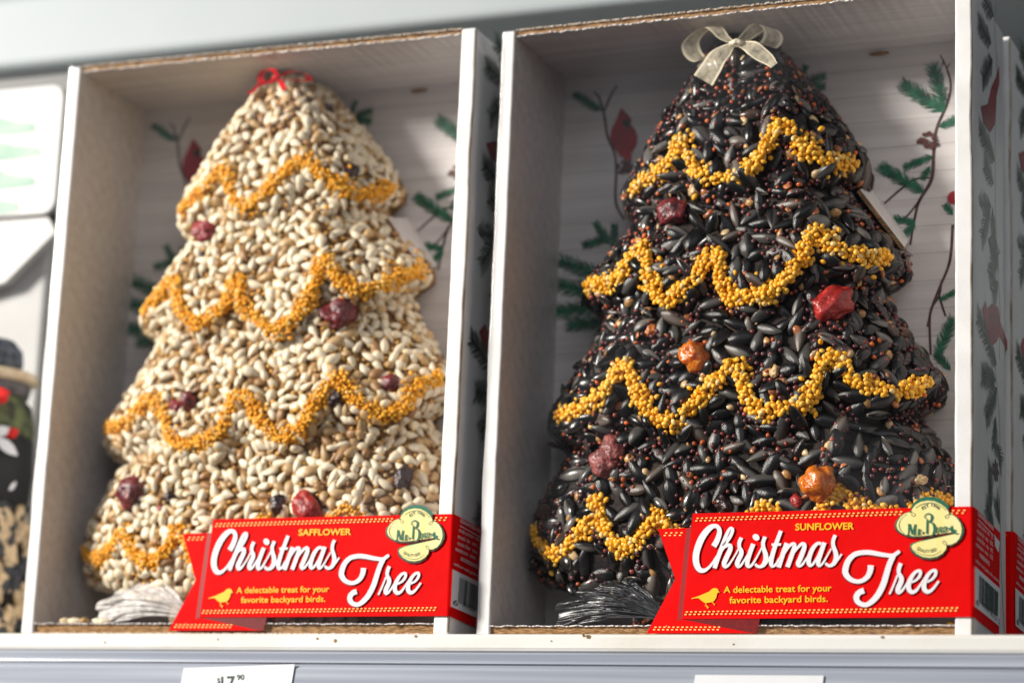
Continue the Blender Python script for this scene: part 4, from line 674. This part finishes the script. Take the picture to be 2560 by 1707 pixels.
def make_tree(label, loc, rz, kind, LIPS, GARLAND, BERRY, BOW):
    global XC
    XC = XCS[kind]; rng = np.random.default_rng(21 if kind == 'L' else 22)
    t = thing('seed_tree', label, 'seed tree', loc, rz)
    # pressed core
    nt_, nz = 120, 200; TH, ZZ = np.meshgrid(np.linspace(-1.5708, 1.5708, nt_), np.linspace(.0044, .2555, nz)); P = surf(TH, ZZ, LIPS).reshape(-1, 3)
    F = []
    for j in range(nz-1):
        for i in range(nt_-1):
            a = j*nt_+i; F += [(a, a+1, a+nt_+1), (a, a+nt_+1, a+nt_)]
        F += [(j*nt_, (j+1)*nt_, (j+1)*nt_+nt_-1), (j*nt_, (j+1)*nt_+nt_-1, j*nt_+nt_-1)]
    for i in range(1, nt_-1): F += [(0, i+1, i), ((nz-1)*nt_, (nz-1)*nt_+i, (nz-1)*nt_+i+1)]
    obj('pressed_core', tri_mesh('pressed_core', P, F), t, M['core_'+kind])
    # garlands
    paths = []
    for g in GARLAND:
        S = np.array(spline(g, 14)); paths.append((S, surf(S[:, 0], S[:, 1], LIPS)))
    allp = np.concatenate([p for _, p in paths]); bp = surf(np.array([b[0] for b in BERRY]), np.array([b[1] for b in BERRY]), LIPS); br = np.array([b[2] for b in BERRY])/1000*1.15
    def keep(P, m=.0024 if kind == 'L' else .0036):
        ok = np.ones(len(P), bool)
        for i in range(0, len(P), 4000):
            q = P[i:i+4000]; d = np.sqrt(((q[:, None]-allp[None])**2).sum(-1)).min(1); e = np.sqrt(((q[:, None]-bp[None])**2).sum(-1)); ok[i:i+4000] = (d > m) & ((e > br[None]*.8).all(1))
        return ok
    if kind == 'L':
        base = seed_base(6, 9, .275, .20, .46, .90, .07); th, z, P = scatter(LIPS, 44000, .0036, keep, rng)
        seeds('safflower_seed', 'safflower_seed_coat', base, col_saff, th, z, P, LIPS, .0075, .0010, .22, M['safflower'], t, loc, rz, rng)
        b2 = seed_base(3, 7, .42, .40, .5, .5); th, z, P = scatter(LIPS, 26000, .0025, keep, rng)
        seeds('grain', 'small_grain_filling', b2, lambda b, n, r: flat_col([(.62, .32, .06), (.66, .45, .2), (.40, .2, .07)], [.5, .35, .15], b, n, r), th, z, P, LIPS, .0023, .0010, .3, M['grain'], t, loc, rz, rng, 0)
        gsz, gw, gd = .0021, .0038, 1100; gcol = ([(.92, .41, .012), (.93, .49, .04), (.84, .58, .22)], [.6, .3, .1])
    else:
        base = seed_base(7, 14, .235, .16, .62, .85, 0, .45); th, z, P = scatter(LIPS, 40000, .0052, keep, rng)
        seeds('sunflower_seed', 'sunflower_seed_coat', base, col_sun, th, z, P, LIPS, .0124, .0008, .24, M['sunflower'], t, loc, rz, rng)
        b2 = seed_base(3, 8, .5, .5, .5, .5); th, z, P = scatter(LIPS, 60000, .0025, keep, rng); m = np.array([noise.noise((p[0]*75, p[2]*75, p[1]*75)) > -.06 for p in P]); th, z, P = th[m], z[m], P[m]
        seeds('mustard_seed', 'mustard_seed_filling', b2, lambda b, n, r: flat_col([(.095, .028, .032), (.20, .035, .026), (.55, .11, .02)], [.60, .28, .12], b, n, r, .35), th, z, P, LIPS, .0021, .0020, .1, M['grain'], t, loc, rz, rng, 300)
        b3 = seed_base(4, 6, .36, .2, .4, .5, .15); th, z, P = scatter(LIPS, 3000, .0095, keep, rng)
        seeds('nut_chip', 'nut_chips', b3, lambda b, n, r: flat_col([(.50, .27, .10), (.42, .14, .05), (.60, .42, .22)], [.5, .3, .2], b, n, r, .25), th, z, P, LIPS, .0044, .0016, .4, M['grain'], t, loc, rz, rng, 0)
        gsz, gw, gd = .0028, .0036, 1000; gcol = ([(.95, .45, .018), (.94, .53, .06), (.86, .60, .22)], [.62, .28, .10])
    gb = seed_base(4, 8, .40, .34, .45, .5)
    for gi, (S, Pp) in enumerate(paths):
        seg = np.linalg.norm(np.diff(Pp, axis=0), axis=1); cum = np.concatenate([[0], np.cumsum(seg)]); ln = cum[-1]; n = int(ln*1000*gd/100*1.9)
        s = rng.uniform(0, ln, n); ti = np.interp(s, cum, np.arange(len(S))); wob = 1+.3*np.sin(s*330+gi)
        off = np.clip(rng.normal(0, .46, n), -1, 1)*gw*wob*np.where(rng.random(n) < .02, 2.2, 1); th = np.interp(ti, np.arange(len(S)), S[:, 0]); z = np.interp(ti, np.arange(len(S)), S[:, 1])
        d = np.gradient(Pp, axis=0); tan = np.stack([np.interp(ti, np.arange(len(S)), d[:, k]) for k in range(3)], -1); tan /= np.linalg.norm(tan, axis=1, keepdims=True)
        # move sideways across the surface
        n0 = surf_n(th, z, LIPS); bi = np.cross(n0, tan); P0 = surf(th, z, LIPS)+bi*off[:, None]
        rel = (P0[:, 0]-XC); z2 = np.clip(P0[:, 2], .004, .2555); Pn = P0+n0*(rng.uniform(.12, 1.0, n)*.0036*np.maximum(.15, 1-(off/gw/1.4)**2))[:, None]; Pn[:, 2] = np.maximum(Pn[:, 2], .0062); Pn[:, 1] = np.maximum(Pn[:, 1], .0022)
        # thin out: keep grains apart
        gr = {}; kp = []; dm = gsz*.53
        for i in range(n):
            c = tuple((Pn[i]/dm).astype(int)); ok = True
            for dx in (-1, 0, 1):
                for dy in (-1, 0, 1):
                    for dz in (-1, 0, 1):
                        for j in gr.get((c[0]+dx, c[1]+dy, c[2]+dz), ()):
                            q = Pn[j]-Pn[i]
                            if q@q < dm*dm: ok = False
            if ok: gr.setdefault(c, []).append(i); kp.append(i)
        Pk, nk = Pn[kp], n0[kp]; R = frames(nk, rng, .5); Sz = gsz*rng.uniform(.85, 1.15, len(kp))
        fn = lambda b, n, r: flat_col(gcol[0], gcol[1], b, n, r, .12)
        ids = choose(Pk, nk, loc, rz, 75); rest = np.setdiff1d(np.arange(len(kp)), ids); C = fn(gb, len(rest), rng); V, F, C = merge(gb, R[rest], Pk[rest], Sz[rest], C)
        go = obj('garland', tri_mesh('garland', V, F, C), t, M['millet']); go['kind'] = 'stuff'
        instances('millet_grain', gb, fn, R, Pk, Sz, M['millet'], go, ids, 6)
    for i, (th, z, r, k) in enumerate(BERRY):
        p = surf(np.array([th]), np.array([z]), LIPS)[0]; n = surf_n(np.array([th]), np.array([z]), LIPS)
        o = obj(BN[k], lump(BN[k], r/1000*(1.3 if k == 'a' else 1.10), 1.0+.25*math.sin(i*2.1), .95+.25*math.cos(i*1.7), i*3.1+(7 if kind == 'R' else 0), {'r': .24, 'w': .35}.get(k, .34)), t, M['b_'+k])
        Rm = frames(n, np.random.default_rng(i), .1)[0]; m = np.eye(4); m[:3, :3] = Rm; m[:3, 3] = p+n[0]*r/1000*.38; o.matrix_basis = Matrix(m.tolist())
        if k in BL: o['label'] = BL[k]
    bow(BOW, t, kind)
    # gathered net at the foot: a crumpled fan of sheer net, drawn together beside the trunk
    g0 = Vector((.082, .0105, .0070)); ns, na = 16, 110
    def pt(s, a, k=0.0):
        ln = .052*(1-.30*max(0, a-.35)-.12*noise.noise((a*5, 3, 0))); fold = noise.noise((a*9+s*2, s*3.0, 1.7))+.5*noise.noise((a*24, s*7.0, 4.7))
        return Vector((g0.x-math.cos(a)*ln*s, max(.0022, g0.y+.004*math.sin(2.6*s)-.0075*math.sin(math.pi*min(1, s*1.02))*math.sin(1.2+a)+(.0026*s+.0005)*fold+k), max(.0052, g0.z+math.sin(a)*ln*s*.56-.0016*s+.0012*s*fold+.0035*math.sin(math.pi*s)*(1-a*.3))))
    A_ = np.linspace(-.12, 1.02, na); V = [pt(s/ns, a) for a in A_ for s in range(ns+1)]
    F = [(q*(ns+1)+s, q*(ns+1)+s+1, (q+1)*(ns+1)+s+1, (q+1)*(ns+1)+s) for q in range(na-1) for s in range(ns)]
    nb = obj('gathered_net', pymesh('gathered_net', V, F, True), t, M['netsheet_'+kind])
    V = []; F = []; rr = random.Random(8)
    for q in range(40 if kind == 'L' else 190):
        a = rr.uniform(-.12, 1.02); s0 = rr.uniform(.05, .8); s1 = min(1.0, s0+rr.uniform(.04, .16)); w = rr.uniform(.00007, .00016); k = len(V); da = rr.uniform(-.05, .05)
        for s in range(7):
            e = s/6; p = pt(s0+(s1-s0)*e, a+da*e, -.0004); ww = w*math.sin(math.pi*(.1+.8*e))
            V += [p+Vector((0, -ww, 0)), p+Vector((0, ww*.5, ww)), p+Vector((0, ww*.5, -ww))]
            if s:
                b0 = k+3*(s-1); b1 = k+3*s
                for n_ in range(3): F.append((b0+n_, b0+(n_+1) % 3, b1+(n_+1) % 3, b1+n_))
    o = obj('net_thread', pymesh('net_thread', V, F), nb, M['net_'+kind]); o['kind'] = 'stuff'
    return t
make_tree('tree shaped bird treat of cream safflower seeds with orange garlands and thin red bow', (LX, LY, 0), LZ, 'L', LIPS_L, GARLAND_L, BERRY_L, BOW_L)
make_tree('tree shaped bird treat of black sunflower seeds with yellow garlands and sheer ivory bow', (RX, RY, 0), RZ, 'R', LIPS_R, GARLAND_R, BERRY_R, BOW_R)

# ------------------------------------------------------------------ left of the cartons: display box and wrapped seed figure
db = thing('display_box', 'grey display box with rounded white card printed with a green tree', 'display box', (-.275, .062, 0))
M['dgrey'] = mottle(mat('grey_board', (.42, .42, .42), .6, .3), (.39, .39, .39), (.46, .46, .46), 20)
M['dwhite'] = mottle(mat('white_card', (.82, .82, .82), .45), (.40, .40, .40), (.43, .43, .43), 30)
M['ddark'] = mat('dark_backing', (.03, .032, .035), .5)
obj('box_body', box_mesh('box_body', -.05, .040, .012, .075, 0, .213, .002), db, M['dgrey'])
obj('backing_board', box_mesh('backing_board', -.05, .0575, .006, .0115, .205, .291, .003), db, M['ddark'])
def rounded(x0, x1, z0, z1, r):
    o_ = []
    for cx, cz, a0 in ((x1-r, z1-r, 0), (x0+r, z1-r, 90), (x0+r, z0+r, 180), (x1-r, z0+r, 270)):
        for q in range(6): a = math.radians(a0+q*18); o_.append((cx+r*math.cos(a), cz+r*math.sin(a)))
    return o_
cd = obj('card', slab_mesh('card', rounded(-52, 49, 214, 280, 7), front(.0), (0, .005, 0)), db, M['dwhite'])
M['dgreen'] = mottle(mat('green_tree_print', (.2, .45, .33), .5), (.11, .27, .19), (.27, .36, .31), 60)
for z, h, w in ((259, 9, 30), (246, 10, 35), (231, 12, 33), (218, 4, 24)):
    obj('printed_tree_tier', poly_mesh('printed_tree_tier', [(x_+9, z_) for x_, z_ in [(-3, z+h), (w*.5-3, z+4.5), (w*.8, z+2.5), (w-4, z-2), (w*.7, z-2.5), (w*.45, z-3), (-3, z-3), (-w*.5, z-1.5), (-w, z-2), (-w*.45, z+2)]], front(-.0003)), cd, M['dgreen'])
obj('side_flap', slab_mesh('side_flap', [(-52, 212.6), (44, 212.6), (49, 205), (22, 181), (-52, 165)], front(.003), (0, .006, 0)), db, M['dwhite'])

fg = thing('seed_figure', 'wrapped seed figure with black sash, red bows and dark cap beside the carton', 'seed figure', (-.236, .035, 0))
def lathe(name, prof, n=40, nz=1):
    V = []; F = []
    for r, z in prof:
        for k in range(n): a = 2*math.pi*k/n; V.append((r*math.cos(a), r*math.sin(a), z))
    for j in range(len(prof)-1):
        for k in range(n): F.append((j*n+k, j*n+(k+1) % n, (j+1)*n+(k+1) % n, (j+1)*n+k))
    F += [tuple(range(n-1, -1, -1)), tuple(range((len(prof)-1)*n, len(prof)*n))]
    return pymesh(name, V, F, True)
obj('body_core', lathe('body_core', [(.018, 0), (.023, .01), (.024, .035), (.021, .058), (.019, .066)]), fg, M['core_R'])
rg = np.random.default_rng(4); n = 520; a = rg.uniform(0, 2*math.pi, n); zz = rg.uniform(.003, .064, n); rr_ = np.interp(zz, [0, .01, .035, .058, .066], [.018, .023, .024, .021, .019])
Pf = np.stack([rr_*np.cos(a), rr_*np.sin(a), zz], -1); nf = np.stack([np.cos(a), np.sin(a), 0*a], -1); sb = seed_base(5, 9, .25, .17, .5, .6)
dark = rg.random(n) < .35; cc = np.where(dark[:, None], np.array([.03, .032, .04]), np.array([.68, .5, .3])*rg.uniform(.7, 1.1, (n, 1)))
V, F, C = merge(sb, frames(nf, rg, .3), Pf+nf*.001, .0115*rg.uniform(.8, 1.15, n), np.repeat(cc[:, None], len(sb[0]), 1)); o = obj('seed_coat', tri_mesh('seed_coat', V, F, C), fg, M['grain']); o['kind'] = 'stuff'
M['fblack'] = mat('black_fabric', (.012, .012, .014), .7); M['fgreen'] = mottle(mat('moss_green_fabric', (.10, .12, .05), .8), (.03, .03, .025), (.16, .19, .07), 130); M['fred'] = mat('red_felt', (.75, .012, .01), .6); M['fwhite'] = mat('white_leaf_print', (.75, .75, .78), .6)
M['fcap'] = mottle(mat('slate_yarn', (.06, .075, .10), .8), (.03, .04, .05), (.16, .18, .22), 300); M['fcream'] = mottle(mat('cream_felt', (.7, .55, .36), .8), (.6, .45, .28), (.78, .64, .46), 200)
M['fslate'] = mottle(mat('slate_fabric', (.10, .09, .10), .8), (.06, .055, .06), (.2, .18, .18), 120)
obj('sash', lathe('sash', [(.0195, .064), (.0235, .066), (.0245, .08), (.0235, .096), (.02, .098)]), fg, M['fblack'])
obj('tunic', lathe('tunic', [(.020, .096), (.0232, .097), (.0238, .101), (.0215, .112), (.017, .117)]), fg, M['fgreen'])
obj('scarf', lathe('scarf', [(.016, .1155), (.0195, .1165), (.0205, .121), (.0185, .1245)]), fg, M['fslate'])
obj('brim', lathe('brim', [(.0185, .1225), (.0232, .1235), (.0238, .1255), (.0225, .1275), (.014, .1285)]), fg, M['fcream'])
obj('cap', lathe('cap', [(.0145, .1275), (.0158, .133), (.015, .139), (.011, .1435), (.003, .1455)]), fg, M['fcap'])
def leaf(a0, z0, l, w, tilt, r, mt, name):
    V = []; F = []; k = 8
    for i in range(k+1):
        t_ = i/k; hw = w*math.sin(math.pi*max(.03, min(.97, t_)))**.8
        for s in (-1, 1):
            u = (t_-.5)*l*math.cos(tilt)-s*hw*math.sin(tilt); v_ = (t_-.5)*l*math.sin(tilt)+s*hw*math.cos(tilt); an = a0+u/r
            V.append((r*math.cos(an), r*math.sin(an), z0+v_))
        if i: F.append((2*i-2, 2*i-1, 2*i+1, 2*i))
    return obj(name, pymesh(name, V, F), fg, M[mt])
A0 = -.75
leaf(A0-.05, .076, .020, .0032, 1.5, .0253, 'fwhite', 'sash_leaf'); leaf(A0+.25, .090, .014, .0028, -.5, .0254, 'fwhite', 'sash_leaf'); leaf(A0+.1, .0965, .012, .0025, .3, .0254, 'fwhite', 'sash_leaf'); leaf(A0-.1, .089, .013, .0025, 2.2, .0254, 'fwhite', 'sash_leaf'); leaf(A0+.45, .072, .006, .0012, .9, .0254, 'fwhite', 'sash_leaf')
for x, y, z, r, sx in ((.016, -.020, .1125, .0048, 2.0), (.010, -.0225, .1035, .0052, 1.0), (.0225, -.0105, .0965, .0028, 1.4), (.003, -.014, .1415, .0045, 1.0)):
    o = obj('felt_bow', lump('felt_bow', r, sx, 1, z*100, .25), fg, M['fred']); o.location = (x, y, z)
    o.rotation_euler = (math.pi/2, 0, .2)

# ------------------------------------------------------------------ loose seeds fallen in the cartons
def loose(name, label, base, colfn, mt, p, size, rot):
    me = tri_mesh(name, base[0]*size, base[1], colfn(base, 1, np.random.default_rng(int(p[0]*9e4) % 97))[0]); o = tag(obj(name, me, None, mt), label, 'seed', 'loose seeds'); o.location = p; o.rotation_euler = rot
sfb = seed_base(5, 9, .27, .21, .42, .62, .03); mlb = seed_base(4, 8, .40, .34, .45, .5)
def lw(x, y, z): c, s = math.cos(LZ), math.sin(LZ); return (LX+c*x-s*y, LY+s*x+c*y, z)
lsl = 'cream safflower seed lying loose on the floor of the safflower carton'
for x, y, r in ((.024, .0060, .4), (.029, .0052, 1.9), (.033, .0075, 2.7), (.038, .0065, .1), (.019, .007, 1.1)):
    loose('safflower_seed', lsl, sfb, col_saff, M['safflower'], lw(x, y, .0046+.0014), .0074, (0, 0, r))
loose('millet_grain', 'single yellow millet grain at the right front corner of the sunflower carton', mlb, lambda b, n, r: flat_col([(.84, .46, .05)], [1.0], b, n, r), M['millet'], (RX+.1935, RY+.0028, .0046+.0009), .0030, (0, 0, .5))
